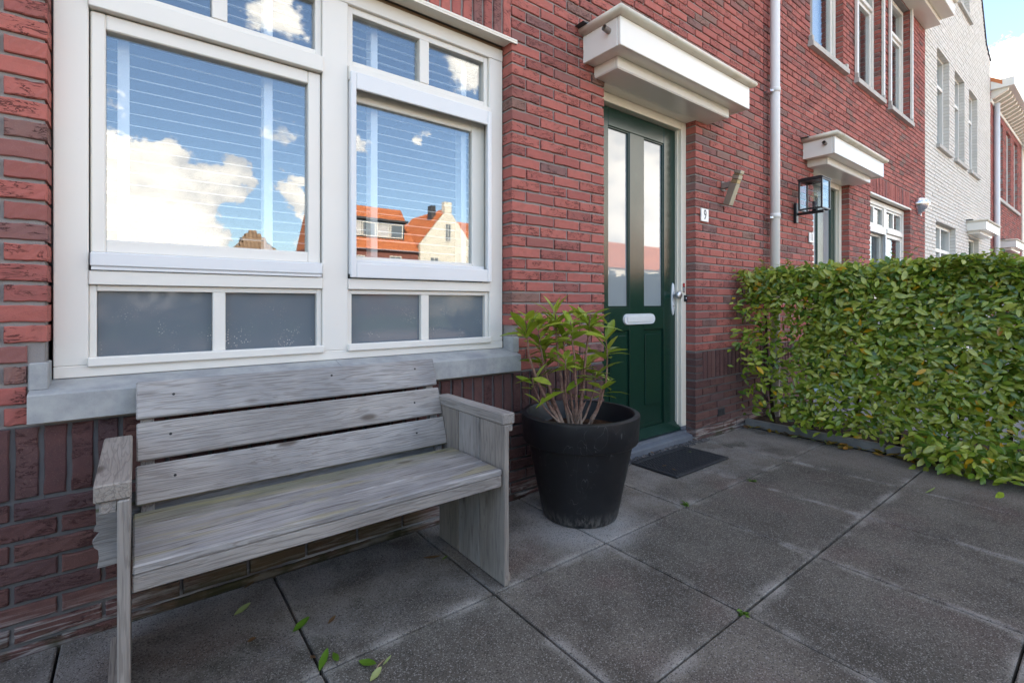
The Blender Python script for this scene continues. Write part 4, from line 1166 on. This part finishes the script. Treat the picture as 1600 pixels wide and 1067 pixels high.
# broken rear board sticking out on the left
k = MB(); out = [(-.095, .475), (-.093, .40), (-.099, .385), (-.083, .378), (-.102, .352), (-.098, .335), (-.089, .326), (-.087, .300), (-.091, .272), (1.075, .272), (1.075, .475)]
k.prism([(x, z) for x, z in out], 1, -.170, -.145); k.make('rear_board', 'wood_x', bench, origin=(.5, -.157, .37), fixn=True)

# ------------------------------------------------------------------ pot and shrub
PC = (1.786, -.345, 0.002)
k = MB(); k.lathe([(.0, .0), (.180, .0), (.187, .006), (.192, .02), (.264, .372), (.284, .376), (.290, .384), (.298, .50), (.297, .512), (.290, .516), (.272, .516), (.266, .508), (.262, .43), (.255, .41)], PC, 64)
pot = k.make('flower_pot', 'pot_plastic', None, True); tag(pot, 'large black plastic flower pot standing between the bench and the door', 'flower pot')
m_ = pot.modifiers.new('edge', 'EDGE_SPLIT'); m_.split_angle = R(50)
k = MB(); r_ = random.Random(3); n = 28; rings = 7
for i in range(rings + 1):
    for j in range(n):
        rr = .258 * i / rings; a_ = 2 * math.pi * j / n; k.v.append((PC[0] + rr * math.cos(a_), PC[1] + rr * math.sin(a_), .422 + r_.uniform(-.006, .008) + .012 * (1 - i / rings)))
for i in range(rings):
    for j in range(n): k.f.append((i * n + j, (i + 1) * n + j, (i + 1) * n + (j + 1) % n, i * n + (j + 1) % n))
k.make('soil', 'bark_mulch', pot, True, fixn=True)
def leaf_verts(L, W, fold=.25, curl=.12, tipw=.0):
    """leaf along +X, lying in XY, folded up along the midrib"""
    st = [(0, 0), (.18, .55), (.42, 1.0), (.70, .86), (.90, .42), (1, 0)]
    V = []; Fc = []
    for x, w in st:
        z = -curl * L * x * x
        V += [(x * L, -w * W / 2, z + fold * w * W / 2), (x * L, 0, z), (x * L, w * W / 2, z + fold * w * W / 2)]
    for i in range(len(st) - 1):
        a = 3 * i; Fc += [(a, a + 3, a + 4, a + 1), (a + 1, a + 4, a + 5, a + 2)]
    return V, Fc
def leaf_mesh(name, mat, L, W, fold, curl):
    V, Fc = leaf_verts(L, W, fold, curl); me = bpy.data.meshes.new(name); me.from_pydata(V, [], Fc); me.materials.append(MATS[mat])
    me.polygons.foreach_set('use_smooth', [True] * len(me.polygons)); return me
shrub = empty('potted_shrub', (PC[0], PC[1], .43), 'leggy shrub with bare reddish stems and yellow-green leaves in the black pot', 'shrub')
lms = [leaf_mesh('leaf', 'shrub_leaf', L, W, f_, c_) for L, W, f_, c_ in ((.115, .036, .25, .22), (.10, .032, .35, .10), (.125, .034, .2, .35), (.085, .028, .4, .05))]
RT = Vector((C_, -S_, 0)); FWD = Vector((S_, C_, 0)); BASE = Vector((PC[0], PC[1], .425))
def at_pix(u, v, depth_off=0.0):
    d = S_ * PC[0] + C_ * (PC[1] + CAMD) + depth_off
    a = (u - CX) / F; return Vector((0, -CAMD, CAMH)) + FWD * d + RT * (a * d) + Vector((0, 0, -(v - V0) / F * d))
r_ = random.Random(11)
# stems: base pixel, tip pixel, depth offset of the tip, thickness, rosette size
STEMS = [((884, 650), (822, 512), -.05, .0070, 9), ((884, 648), (843, 530), .04, .0072, 11), ((892, 645), (868, 500), .08, .0075, 9), ((898, 640), (893, 517), -.06, .0066, 6),
         ((905, 640), (921, 505), .02, .0078, 12), ((915, 645), (948, 545), .05, .0062, 6), ((880, 652), (852, 560), .10, .0058, 7), ((900, 645), (884, 560), -.08, .005, 5),
         ((908, 645), (910, 565), .10, .0052, 8), ((903, 640), (880, 530), .12, .0055, 7), ((895, 650), (832, 590), -.02, .0040, 3), ((915, 650), (940, 600), -.04, .004, 3), ((900, 650), (930, 580), .08, .0045, 5)]
def add_leaves(tip, n, spread, tag_up):
    for i in range(n):
        az = i * 2.399 + r_.uniform(-.4, .4); el = r_.uniform(.0, 1.0) * tag_up - .15
        d = Vector((math.cos(az) * math.cos(el), math.sin(az) * math.cos(el), math.sin(el)))
        loc = tip + Vector((0, 0, -r_.uniform(0, spread)))
        z = Vector((0, 0, 1)); y = z.cross(d).normalized(); z2 = d.cross(y)
        M = Matrix((d, y, z2)).transposed() @ Matrix.Rotation(r_.uniform(-.5, .5), 3, 'X')
        s = r_.uniform(.9, 1.45)
        o = obj_from(r_.choice(lms), 'leaf', loc, shrub, M.to_euler(), (s, s, s))
for (b, t, dep, th, nl) in STEMS:
    p0 = at_pix(b[0], 655, r_.uniform(-.03, .03)); p0.z = .42; p1 = at_pix(t[0], t[1], dep)
    mid = p0.lerp(p1, .5) + RT * (.35 * ((p1 - p0).dot(RT))) + Vector((r_.uniform(-.03, .03), r_.uniform(-.03, .03), -.03))
    pts = []
    for i in range(9):
        q = i / 8; pts.append(p0 * (1 - q) ** 2 + mid * 2 * q * (1 - q) + p1 * q * q + Vector((r_.uniform(-.004, .004), r_.uniform(-.004, .004), 0)))
    k = MB(); k.tube(pts, [th * (1.5 - .95 * i / 8) for i in range(9)], 7); k.make('stem', 'shrub_bark', shrub, True)
    add_leaves(p1, nl + 3, .06, 1.25)
    if nl > 5:
        e = p1 + (p1 - mid).normalized() * .05
        k = MB(); k.tube([p1, e], [th * .55, th * .35], 6); k.make('stem', 'shrub_bark', shrub, True); add_leaves(e, 4, .02, 1.3)
    if r_.random() < .6: add_leaves(pts[5], 2, .02, .9)
for i in range(9):                                       # dead twigs at the base
    a_ = r_.uniform(0, 6.28); p0 = BASE + Vector((r_.uniform(-.03, .06), r_.uniform(-.04, .04), -.005)); p1 = p0 + Vector((math.cos(a_) * .07, math.sin(a_) * .07, r_.uniform(.06, .16)))
    k = MB(); k.tube([p0, p0.lerp(p1, .5) + Vector((0, 0, .015)), p1], [.007, .005, .002], 6); k.make('twig', 'shrub_bark', shrub, True)

# ------------------------------------------------------------------ door mat and pebbles
mat_o = empty('door_mat', (2.9, -.175, 0), 'black ribbed rubber door mat in front of the green door', 'door mat')
k = MB(); k.box(2.595, 3.200, -.372, -.036, .0025, .010, .003); k.make('base', 'black_rubber', mat_o)
k = MB(); k.ring(2.590, 3.205, -.377, -.031, .03, .03, .03, .03, .0, .0145, .005)
k.v = [(x, z, y) for x, y, z in k.v]; k.f = [f[::-1] for f in k.f]
k.make('border', 'black_rubber', mat_o)
pcs = []
for j in range(19):
    for i in range(26):
        x = 2.632 + i * .0212 + (.0106 if j % 2 else 0); y = -.338 + j * .0145
        V, Fc = chbox(x - .0085, x + .0085, y - .0035, y + .0035, .009, .0155, .0012)
        V = [(a, b + .25 * (a - x) * (1 if (i + j) % 2 else -1), c) for a, b, c in V]
        if x < 3.165: pcs.append((np.array(V), Fc))
tag(bulk('rib_pattern', pcs, 'black_rubber', mat_o), kind='stuff')
import bmesh as _bm
b_ = _bm.new(); _bm.ops.create_icosphere(b_, subdivisions=1, radius=1.0); ICV = np.array([v.co[:] for v in b_.verts]); ICF = [[v.index for v in f.verts] for f in b_.faces]; b_.free()
pcs = []; r_ = random.Random(5)
for i in range(620):
    x = r_.uniform(2.37, 3.52); y = r_.uniform(-.05, .024); s = r_.uniform(.004, .0085)
    if x > 3.41: y = r_.uniform(-.06, -.012)
    pcs.append((ICV * np.array([s, s * r_.uniform(.7, 1.1), s * r_.uniform(.5, .8)]) + np.array([x, y, .003 + r_.uniform(0, .006)]), ICF))
tag(bulk('pebbles', pcs, 'pebble'), 'dark pebbles in the strip between threshold and mat', 'pebbles', kind='stuff')

# ------------------------------------------------------------------ hedges
HL = [leaf_verts(L, W, f_, c_) for L, W, f_, c_ in ((.062, .027, .30, .15), (.054, .024, .40, .05), (.068, .029, .22, .3))]
HLn = [(np.array(V), [list(f) for f in Fc]) for V, Fc in HL]
def rot_leaf(d, roll):
    z = Vector((0, 0, 1))
    if abs(d.z) > .97: z = Vector((1, 0, 0))
    y = z.cross(d).normalized(); z2 = d.cross(y)
    return Matrix((d, y, z2)).transposed() @ Matrix.Rotation(roll, 3, 'X')
def make_hedge(x0, x1, y0, y1, ztop, n, face, label, seed, singles=0, mat='hedge_leaf', near_wall=False, scale=1.0):
    r = random.Random(seed)
    H = empty('hedge', ((x0 + x1) / 2, (y0 + y1) / 2, .03), label, 'hedge')
    L = []
    def lump(y, z): return .06 * math.sin(y * 3.1 + seed) + .05 * math.sin(z * 6.3 + y * 2.2) + .035 * math.sin(y * 9.7 + z * 4.1)
    fx, fy = face
    for _ in range(n):
        mode = r.random()
        # distance below the skin of the hedge: most leaves sit in the outer layer
        dep = min(abs(r.gauss(0, .12)), .30)
        if fx:
            y = r.uniform(y0, y1); z = .10 + (ztop - .10) * r.random() ** .85
            if near_wall:                              # thin and ragged towards the wall and at the foot
                dens = min(1, (.17 if z < 1.1 else .5) + (-.05 - y) / .95) * min(1, .36 + z / .7)
                if z < .98: dens *= 1 - .72 * math.exp(-((y + .33) / .13) ** 2)
                if z < .4: dens *= .42 + .58 * (math.sin(y * 4.6 + 1.1) > .1)
                if r.random() > dens: continue
            if mode < .30: z = ztop - dep * .8 + .03 * math.sin(y * 8) ; x = r.uniform(x0, x1); nrm = Vector((r.gauss(0, .5), r.gauss(0, .5), 1))
            elif mode < .85:
                x = x0 + dep - lump(y, z) * .9 - (.05 if z > .9 else 0); nrm = Vector((-1, r.gauss(0, .4), r.gauss(.45, .4)))
            else: x = x1 - dep + lump(y, z); nrm = Vector((1, r.gauss(0, .5), r.gauss(.4, .4)))
        else:
            x = r.uniform(x0, x1); z = .06 + (ztop - .06) * r.random()
            if mode < .28: z = ztop - dep * .8; y = r.uniform(y0, y1); nrm = Vector((r.gauss(0, .5), r.gauss(0, .5), 1))
            elif mode < .65: y = y1 - dep + lump(x, z) * .6; nrm = Vector((r.gauss(0, .4), 1, r.gauss(.45, .4)))
            else: y = y0 + dep + lump(x, z) * .6; nrm = Vector((r.gauss(0, .4), -1, r.gauss(.45, .4)))
        if near_wall and x > 4.55 and y > -.13: continue
        nrm.normalize(); t = Vector((r.gauss(0, 1), r.gauss(0, 1), r.gauss(.1, .7))); d = (t - nrm * t.dot(nrm)).normalized()
        yv = nrm.cross(d).normalized()
        M = Matrix((d, yv, nrm)).transposed()
        s = r.uniform(.5, 1.2) * scale
        L.append((Vector((x, y, z)), M, s, r.randrange(3)))
    if singles:                                          # sprays hanging over the kerb and against the wall
        for (cx_, cy_, cz_, nn, sp) in ((3.98, -.20, .64, 60, .09), (4.05, -.12, .78, 40, .08), (4.03, -.1, 1.05, 40, .08), (4.08, -.06, 1.30, 30, .06), (4.14, -.42, .24, 110, .075), (4.12, -.60, .22, 120, .08), (4.15, -.78, .22, 90, .08), (4.04, -1.30, .14, 150, .075), (4.0, -1.46, .12, 170, .085), (4.03, -1.66, .15, 170, .09), (4.0, -1.86, .14, 150, .09), (4.1, -.30, .45, 60, .1)):
            for _ in range(nn):
                p = Vector((cx_ + r.gauss(0, sp), cy_ + r.gauss(0, sp), max(.02, cz_ + r.gauss(0, sp * .7))))
                if p.y > -.02: p.y = -.02 - r.random() * .05
                nrm = Vector((-.5, r.gauss(-.2, .4), r.gauss(.9, .3))).normalized(); t = Vector((r.gauss(-.6, 1), r.gauss(0, 1), r.gauss(-.2, .4))); d = (t - nrm * t.dot(nrm)).normalized()
                L.append((p, Matrix((d, nrm.cross(d).normalized(), nrm)).transposed(), r.uniform(.8, 1.25), r.randrange(3)))
        for _ in range(46):                              # young shoots standing up from the clipped top
            yy = -.05 - 2.6 * r.random() ** .8; b0 = Vector((r.uniform(4.0, 4.6), yy, ztop - .04)); hgt = r.uniform(.05, .12)
            for q in range(r.randrange(7, 12)):
                a_ = r.uniform(0, 6.28); d = Vector((math.cos(a_) * .8, math.sin(a_) * .8, r.uniform(.1, .8))).normalized(); z_ = Vector((0, 0, 1)); yv = z_.cross(d).normalized()
                L.append((b0 + Vector((r.gauss(0, .012), r.gauss(0, .012), hgt * q / 9)), Matrix((d, yv, d.cross(yv))).transposed(), r.uniform(.6, 1.0), r.randrange(3)))
    if singles:
        sc = []
        for i, (p, M, s, v) in enumerate(L):
            pr = project(*p)
            if pr and 20 < pr[0] < 1595 and 20 < pr[1] < 1060 and p.x < 4.06 + .0: sc.append((s / pr[2] - max(0, p.x - 3.95) * 1.5, i))
        sc.sort(reverse=True); single = {i for _, i in sc[:singles]}
        mes = []
        for V, Fc in HL:
            me = bpy.data.meshes.new('leaf'); me.from_pydata(V, [], Fc); me.materials.append(MATS[mat]); me.polygons.foreach_set('use_smooth', [True] * len(me.polygons)); mes.append(me)
        for i in single:
            p, M, s, v = L[i]; obj_from(mes[v], 'leaf', p, H, M.to_euler(), (s, s, s))
    else: single = set()
    pcs = []
    for i, (p, M, s, v) in enumerate(L):
        if i in single: continue
        V, Fc = HLn[v]; A = np.array(M); pcs.append(((V * s) @ A.T + np.array(p), Fc))
    fo = bulk('foliage', pcs, mat, H); tag(fo, kind='stuff'); fo.data.polygons.foreach_set('use_smooth', [True] * len(fo.data.polygons))
    # trunks and branches
    n_t = int(max(abs(y1 - y0), abs(x1 - x0)) / .28)
    pcs = MB()
    for i in range(n_t):
        q = (i + .5) / n_t
        b = Vector(((x0 + x1) / 2 + r.uniform(-.04, .04), y0 + (y1 - y0) * q, .03)) if fx else Vector((x0 + (x1 - x0) * q, (y0 + y1) / 2, .03))
        k = MB(); top = b + Vector((r.uniform(-.08, .08), r.uniform(-.08, .08), ztop * .85)); mid = b.lerp(top, .5) + Vector((r.uniform(-.05, .05), r.uniform(-.05, .05), 0))
        k.tube([b, mid, top], [.016, .011, .005], 6)
        for j in range(11):
            s0 = b.lerp(top, r.uniform(.08, .95)); a_ = r.uniform(0, 6.28); e = s0 + Vector((math.cos(a_) * .24, math.sin(a_) * .24, r.uniform(.02, .22)))
            e.y = min(e.y, -.03)
            k.tube([s0, s0.lerp(e, .5) + Vector((0, 0, .03)), e], [.0055, .004, .002], 5)
        k.make('branch', 'hedge_bark', H, True)
    return H
make_hedge(4.04, 4.62, -4.0, -.05, 1.335, 50000, (1, 0), 'green laurel-like hedge with some yellow leaves along the kerb', 4, 300, near_wall=True)
make_hedge(-3.2, 2.22, -4.10, -3.50, 1.52, 9000, (0, 1), 'street-side hedge left of the gateway, mirrored in the lower window panes', 9, 0, 'dark_leaf', scale=1.5)

# ------------------------------------------------------------------ fallen leaves and weeds
def floor_leaf(x, y, L, W, rot, mat, label, group=None, curl=.2, z=.004, roll=0.0):
    V, Fc = leaf_verts(L, W, .35, -curl); V = [(a - L / 2, b, c) for a, b, c in V]
    M = Matrix.Rotation(rot, 3, 'Z') @ Matrix.Rotation(roll, 3, 'X'); P = [M @ Vector(p) for p in V]; mz = min(p.z for p in P)
    k = MB(); k.v = [(p.x, p.y, p.z - mz) for p in P]; k.f = [tuple(f) for f in Fc]
    o = k.make('fallen_leaf', mat, None, True); o.location = (x, y, z); return tag(o, label, 'leaf', group)
def gpix(u, v):
    a = (u - CX) / F; b = -(v - V0) / F; t = CAMH / -b; return (t * (S_ + C_ * a), -CAMD + t * (C_ - S_ * a))
def rot_pix(u0, v0, u1, v1):
    a, b = gpix(u0, v0), gpix(u1, v1); return math.atan2(b[1] - a[1], b[0] - a[0]), math.hypot(b[0] - a[0], b[1] - a[1])
for (u0, v0, u1, v1, mat, lab, w) in ((365, 963, 391, 948, 'fallen_pale', 'pale green curled leaf on the slab under the bench seat', .020), (457, 989, 483, 971, 'fallen_green', 'bright green leaf lying across the dark slab joint', .024),
        (499, 1050, 513, 1022, 'fallen_green', 'green leaf at the slab corner, left of a smaller green leaf', .022), (520, 1020, 531, 1042, 'fallen_green', 'small green leaf beside the larger one at the slab corner', .016),
        (560, 1033, 589, 1047, 'fallen_green', 'grey-green leaf next to a broken twig on the front slab', .022), (578, 1066, 595, 1048, 'fallen_pale', 'pale yellow-green leaf at the bottom edge below the twig', .018),
        (598, 1041, 612, 1029, 'fallen_pale', 'thin pale leaf at the tip of the broken twig', .009), (512, 976, 524, 966, 'fallen_brown', 'small half brown half pale leaf on the slab before the bench', .012),
        (386, 1004, 400, 1000, 'fallen_brown', 'small brown leaf on the slab below the bench apron', .014), (380, 921, 398, 913, 'fallen_brown', 'rust brown leaf against the wall foot under the bench', .016),
        (484, 1026, 494, 1032, 'fallen_brown', 'tan leaf scrap on the joint left of the green leaves', .010), (660, 872, 690, 876, 'fallen_brown', 'dark brown leaf on the slab near the bench side', .014), (690, 876, 700, 872, 'fallen_green', 'tiny dull green leaf under the bench near its side', .012),
        (1445, 771, 1462, 768, 'fallen_pale', 'pale leaf alone on the slab below the hedge', .012), (1515, 753, 1530, 751, 'fallen_pale', 'pale green leaf at the kerb under the low hedge branches', .02)):
    rt, L = rot_pix(u0, v0, u1, v1); x, y = gpix((u0 + u1) / 2, (v0 + v1) / 2)
    floor_leaf(x, y, max(L, .02), w * 1.1, rt, mat, lab, curl=.25, roll=rng.uniform(-.3, .3))
rt, L = rot_pix(590, 1050, 600, 1036); x, y = gpix(593, 1044)
k = MB(); k.tube([(-.03, 0, .004), (0, .004, .009), (.03, 0, .006)], [.0022, .002, .0014], 6); tw = k.make('twig', 'shrub_bark', None, True); tw.location = (x, y, .0); tw.rotation_euler = (0, 0, rt); tag(tw, 'broken reddish twig between two leaves on the front slab', 'twig')
for i, (u, v, mat, lab) in enumerate(((1019, 711, 'fallen_brown', 'rusty leaf on the back half of the door mat'), (1053, 738, 'fallen_brown', 'orange brown leaf scrap on the front border of the door mat'), (1078, 710, 'fallen_green', 'small yellow-green leaf on the right half of the door mat'), (1038, 732, 'fallen_brown', 'thin brown leaf in the middle of the door mat'))):
    x, y = gpix(u, v); floor_leaf(x, y, .032, .014, rng.uniform(0, 6), mat, lab, z=.0165)
r_ = random.Random(21)
for i in range(150):                                      # drift along the kerb
    y = -r_.uniform(.02, 1.5); dens = .45 + .55 * (y < -.6)
    if r_.random() > dens: continue
    x = 4.158 - abs(r_.gauss(0, .042)) ; L = r_.uniform(.04, .065)
    floor_leaf(x, y, L, L * .45, r_.uniform(0, 6.28), r_.choice(['fallen_yellow'] * 4 + ['fallen_brown'] * 2 + ['fallen_pale']), 'yellow or brown fallen leaf in the drift along the kerb', 'leaf drift along the kerb', r_.uniform(.1, .4), .004 + r_.uniform(0, .012), r_.uniform(-.5, .5))
for i in range(36):
    y = -r_.uniform(.1, 2.2); x = r_.uniform(4.23, 4.45); L = r_.uniform(.04, .065)
    floor_leaf(x, y, L, L * .45, r_.uniform(0, 6.28), r_.choice(['fallen_yellow', 'fallen_brown', 'fallen_brown']), 'fallen leaf on the soil under the hedge', 'leaves on the soil behind the kerb', r_.uniform(.1, .4), .037, r_.uniform(-.5, .5))
for (u, v, lab, n) in ((1071, 788, 'small green weed at the slab crossing left of the mat corner', 9), (1161, 958, 'tiny moss tuft at the front slab crossing', 7), (1175, 751, 'faint weed tuft on the joint right of the door mat', 6), (1170, 663, 'yellowish weed tuft where the kerb meets the house wall', 16)):
    x, y = gpix(u, v); k = MB()
    for i in range(n):
        a_ = r_.uniform(0, 6.28); L = r_.uniform(.012, .026); V, Fc = leaf_verts(L, L * .35, .3, .3); M = Matrix.Rotation(a_, 3, 'Z') @ Matrix.Rotation(-r_.uniform(.2, 1.0), 3, 'Y')
        k.add([M @ Vector(p) + Vector((r_.gauss(0, .006), r_.gauss(0, .006), 0)) for p in V], Fc)
    o = k.make('weed', 'fallen_green', None, True); o.location = (x, y, -.002); tag(o, lab, 'weed')

# ------------------------------------------------------------------ across the street (seen mirrored in the panes)
def far_house(x0, x1, y, eave, ridge, wall_mat, roof_mat, label, hip=False, gable=False, windows=()):
    H = empty('terraced_house', ((x0 + x1) / 2, y - 4, -.06), label, 'house', 'houses across the street'); dp = 8.0; xm = (x0 + x1) / 2
    m = MB(); m.box(x0, x1, y - dp, y, -.06, eave, .005)
    if gable: m.prism([(x0, eave + .001), (xm, ridge), (x1, eave + .001)], 1, y - dp, y)
    m.make('wall', wall_mat, H, fixn=True)
    pcs = []
    def tile_field(P0, ux, uy, nx, ny, shape=None):      # rolls of pantiles: rows stepping down the slope
        nrm = ux.cross(uy).normalized()
        if nrm.z < 0: nrm = -nrm
        for j in range(ny):
            for i in range(nx):
                a0, a1, b0, b1 = i / nx, (i + 1) / nx, j / ny, (j + 1.08) / ny
                if shape and not shape((a0 + a1) / 2, (b0 + b1) / 2): continue
                am = (a0 + a1) / 2
                q = [P0 + ux * a0 + uy * b0, P0 + ux * am + uy * b0 + nrm * .05, P0 + ux * a1 + uy * b0, P0 + ux * a1 + uy * b1 + nrm * .03, P0 + ux * am + uy * b1 + nrm * .08, P0 + ux * a0 + uy * b1 + nrm * .03]
                pcs.append((np.array([tuple(p) for p in q]), [[0, 1, 4, 5], [1, 2, 3, 4]]))
    if gable:
        for s in (0, 1):
            xe = x0 - .25 if s == 0 else x1 + .25; ze = eave - .25 * (ridge - eave) / (xm - x0)
            tile_field(Vector((xm, y - .25, ridge + .06)), Vector((0, -dp + .2, 0)), Vector((xe - xm, 0, ze - ridge)), 26, 12)
    else:
        ym = y - dp / 2
        hw = (ridge - eave) * .9 if hip else 0
        for s in (0, 1):
            ye = y + .3 if s == 0 else y - dp - .3
            sh = (lambda a, b: abs(a - .5) < .5 * (1 - (1 - b) * 2 * hw / (x1 - x0)) + .001) if hip else None
            tile_field(Vector((x0, ym, ridge)), Vector((x1 - x0, 0, 0)), Vector((0, ye - ym, eave - .2 - ridge)), int((x1 - x0) / .3), 13, sh)
        if hip:
            for xs, xi in ((x0, x0 + hw), (x1, x1 - hw)):
                pcs.append((np.array([(xs, y + .3, eave - .2), (xs, y - dp - .3, eave - .2), (xi, ym, ridge)]), [[0, 1, 2]]))
        else:
            for xs in (x0, x1): pcs.append((np.array([(xs, y, eave), (xs, y - dp, eave), (xs, ym, ridge - .1)]), [[0, 1, 2]]))
    tag(bulk('roof', pcs, roof_mat, H), kind='stuff')
    for (a, b, c, d) in windows:
        k = MB(); k.ring(a, b, c, d, .09, .09, .09, .09, y - .02, y + .05, .005); k.box((a + b) / 2 - .04, (a + b) / 2 + .04, y - .01, y + .048, c + .091, d - .091, .003); w = k.make('window', 'white_paint', H)
        MB().box(a + .09, b - .09, y + .002, y + .012, c + .09, d - .09, .001).make('pane', 'panel_glass', w)
    return H
YF = -40.0
h = far_house(12.4, 21.5, YF, 6.2, 10.6, 'far_brick', 'orange_tile', 'brick house with orange roof and wide dormer, mirrored in the right window', windows=((18.6, 19.8, 4.2, 5.5), (14.0, 16.2, 4.0, 5.4), (14.2, 16.0, .9, 2.6), (18.2, 20.2, .9, 2.6)))
dm = MB(); dm.box(13.2, 20.4, YF - 3.2, YF - .7, 7.0, 8.75, .01); dmo = dm.make('dormer', 'dormer_grey', h)
MB().box(12.9, 20.7, YF - 3.3, YF - .45, 8.7505, 8.95, .02).make('dormer_roof', 'dormer_grey', dmo)
for i in range(5):
    x = 13.5 + i * 1.36; k = MB(); k.ring(x, x + 1.28, 7.25, 8.55, .09, .09, .09, .09, YF - .70, YF - .62, .004); k.make('window', 'white_paint', dmo); MB().box(x + .09, x + 1.19, YF - .69, YF - .67, 7.34, 8.46, .001).make('pane', 'curtain_grey' if i % 2 else 'panel_glass', dmo)
h = far_house(21.6, 27.7, YF + .3, 6.8, 10.5, 'far_wall_white', 'orange_tile', 'white gabled house with orange roof, mirrored in the right window', gable=True, windows=((24.3, 25.0, 7.2, 9.0), (22.6, 23.6, 3.9, 5.6), (25.3, 26.6, 3.9, 5.3), (22.6, 24.6, .9, 2.6)))
MB().box(24.25, 25.05, YF - .3, YF + .32, 10.1, 11.15, .02).make('gable_cap', 'far_wall_white', h)
MB().box(23.7, 24.2, YF - 2.2, YF - 1.4, 9.6, 11.0, .02).make('chimney', 'dormer_grey', h)
far_house(27.9, 47.0, YF - .5, 6.2, 10.2, 'far_brick', 'orange_tile', 'long brick house with orange roof right of the white gabled house', windows=[(29 + 2.8 * i, 30.4 + 2.8 * i, 4, 5.5) for i in range(6)])
far_house(47.2, 78.0, YF, 6.0, 9.9, 'far_wall_white', 'orange_tile', 'long pale house with orange roof mirrored in the door glass', windows=[(49 + 3.4 * i, 50.6 + 3.4 * i, 4, 5.5) for i in range(8)])
far_house(4.6, 11.9, YF - 2, 3.6, 7.6, 'far_brick', 'brown_tile', 'low house with a brown hipped roof mirrored in the left window', hip=True, windows=((6, 7.4, .9, 2.6), (9, 10.4, .9, 2.6)))
r_ = random.Random(31); pcs = []
for i in range(9000):
    x = r_.uniform(2, 60); z = r_.uniform(.0, 1.7); y = -36.6 + r_.gauss(0, .35)
    V, Fc = HLn[i % 3]; s = r_.uniform(3.0, 5.5); M = np.array(Matrix.Rotation(r_.uniform(0, 6.3), 3, 'Z') @ Matrix.Rotation(r_.uniform(-1.4, 1.4), 3, 'Y') @ Matrix.Rotation(r_.uniform(0, 6), 3, 'X'))
    pcs.append(((V * s) @ M.T + np.array([x, y, z]), Fc))
hh = empty('hedge', (31, -36.6, -.05), 'long green hedge across the lawn, mirrored in the lower panes', 'hedge'); tag(bulk('foliage', pcs, 'dark_leaf', hh), kind='stuff')
for n, (x, y, lab) in enumerate(((15.5, -27, 'pollard tree on the far lawn, left of two mirrored in the lower panes'), (19.5, -29, 'pollard tree on the far lawn, right of two mirrored in the lower panes'))):
    t = empty('pollard_tree', (x, y, -.045), lab, 'tree', 'pollard trees on the far lawn')
    k = MB(); k.tube([(x, y, -.05), (x + .05, y, .9), (x - .03, y, 2.0)], [.17, .13, .14], 10); k.make('trunk', 'pale_bark', t, True)
    for i in range(5):
        a_ = i * 1.26 + n; k = MB(); k.tube([(x - .02, y, 1.9), (x + .5 * math.cos(a_), y + .5 * math.sin(a_), 2.35), (x + .95 * math.cos(a_), y + .95 * math.sin(a_), 2.9)], [.08, .06, .07], 8); k.make('limb', 'pale_bark', t, True)

# ------------------------------------------------------------------ render defaults
SC.render.engine = 'CYCLES'
SC.cycles.max_bounces = 6; SC.cycles.diffuse_bounces = 3; SC.cycles.glossy_bounces = 3; SC.cycles.transmission_bounces = 3; SC.cycles.transparent_max_bounces = 8
SC.cycles.caustics_reflective = False; SC.cycles.caustics_refractive = False; SC.cycles.use_light_tree = False
SC.cycles.sample_clamp_indirect = 8.0
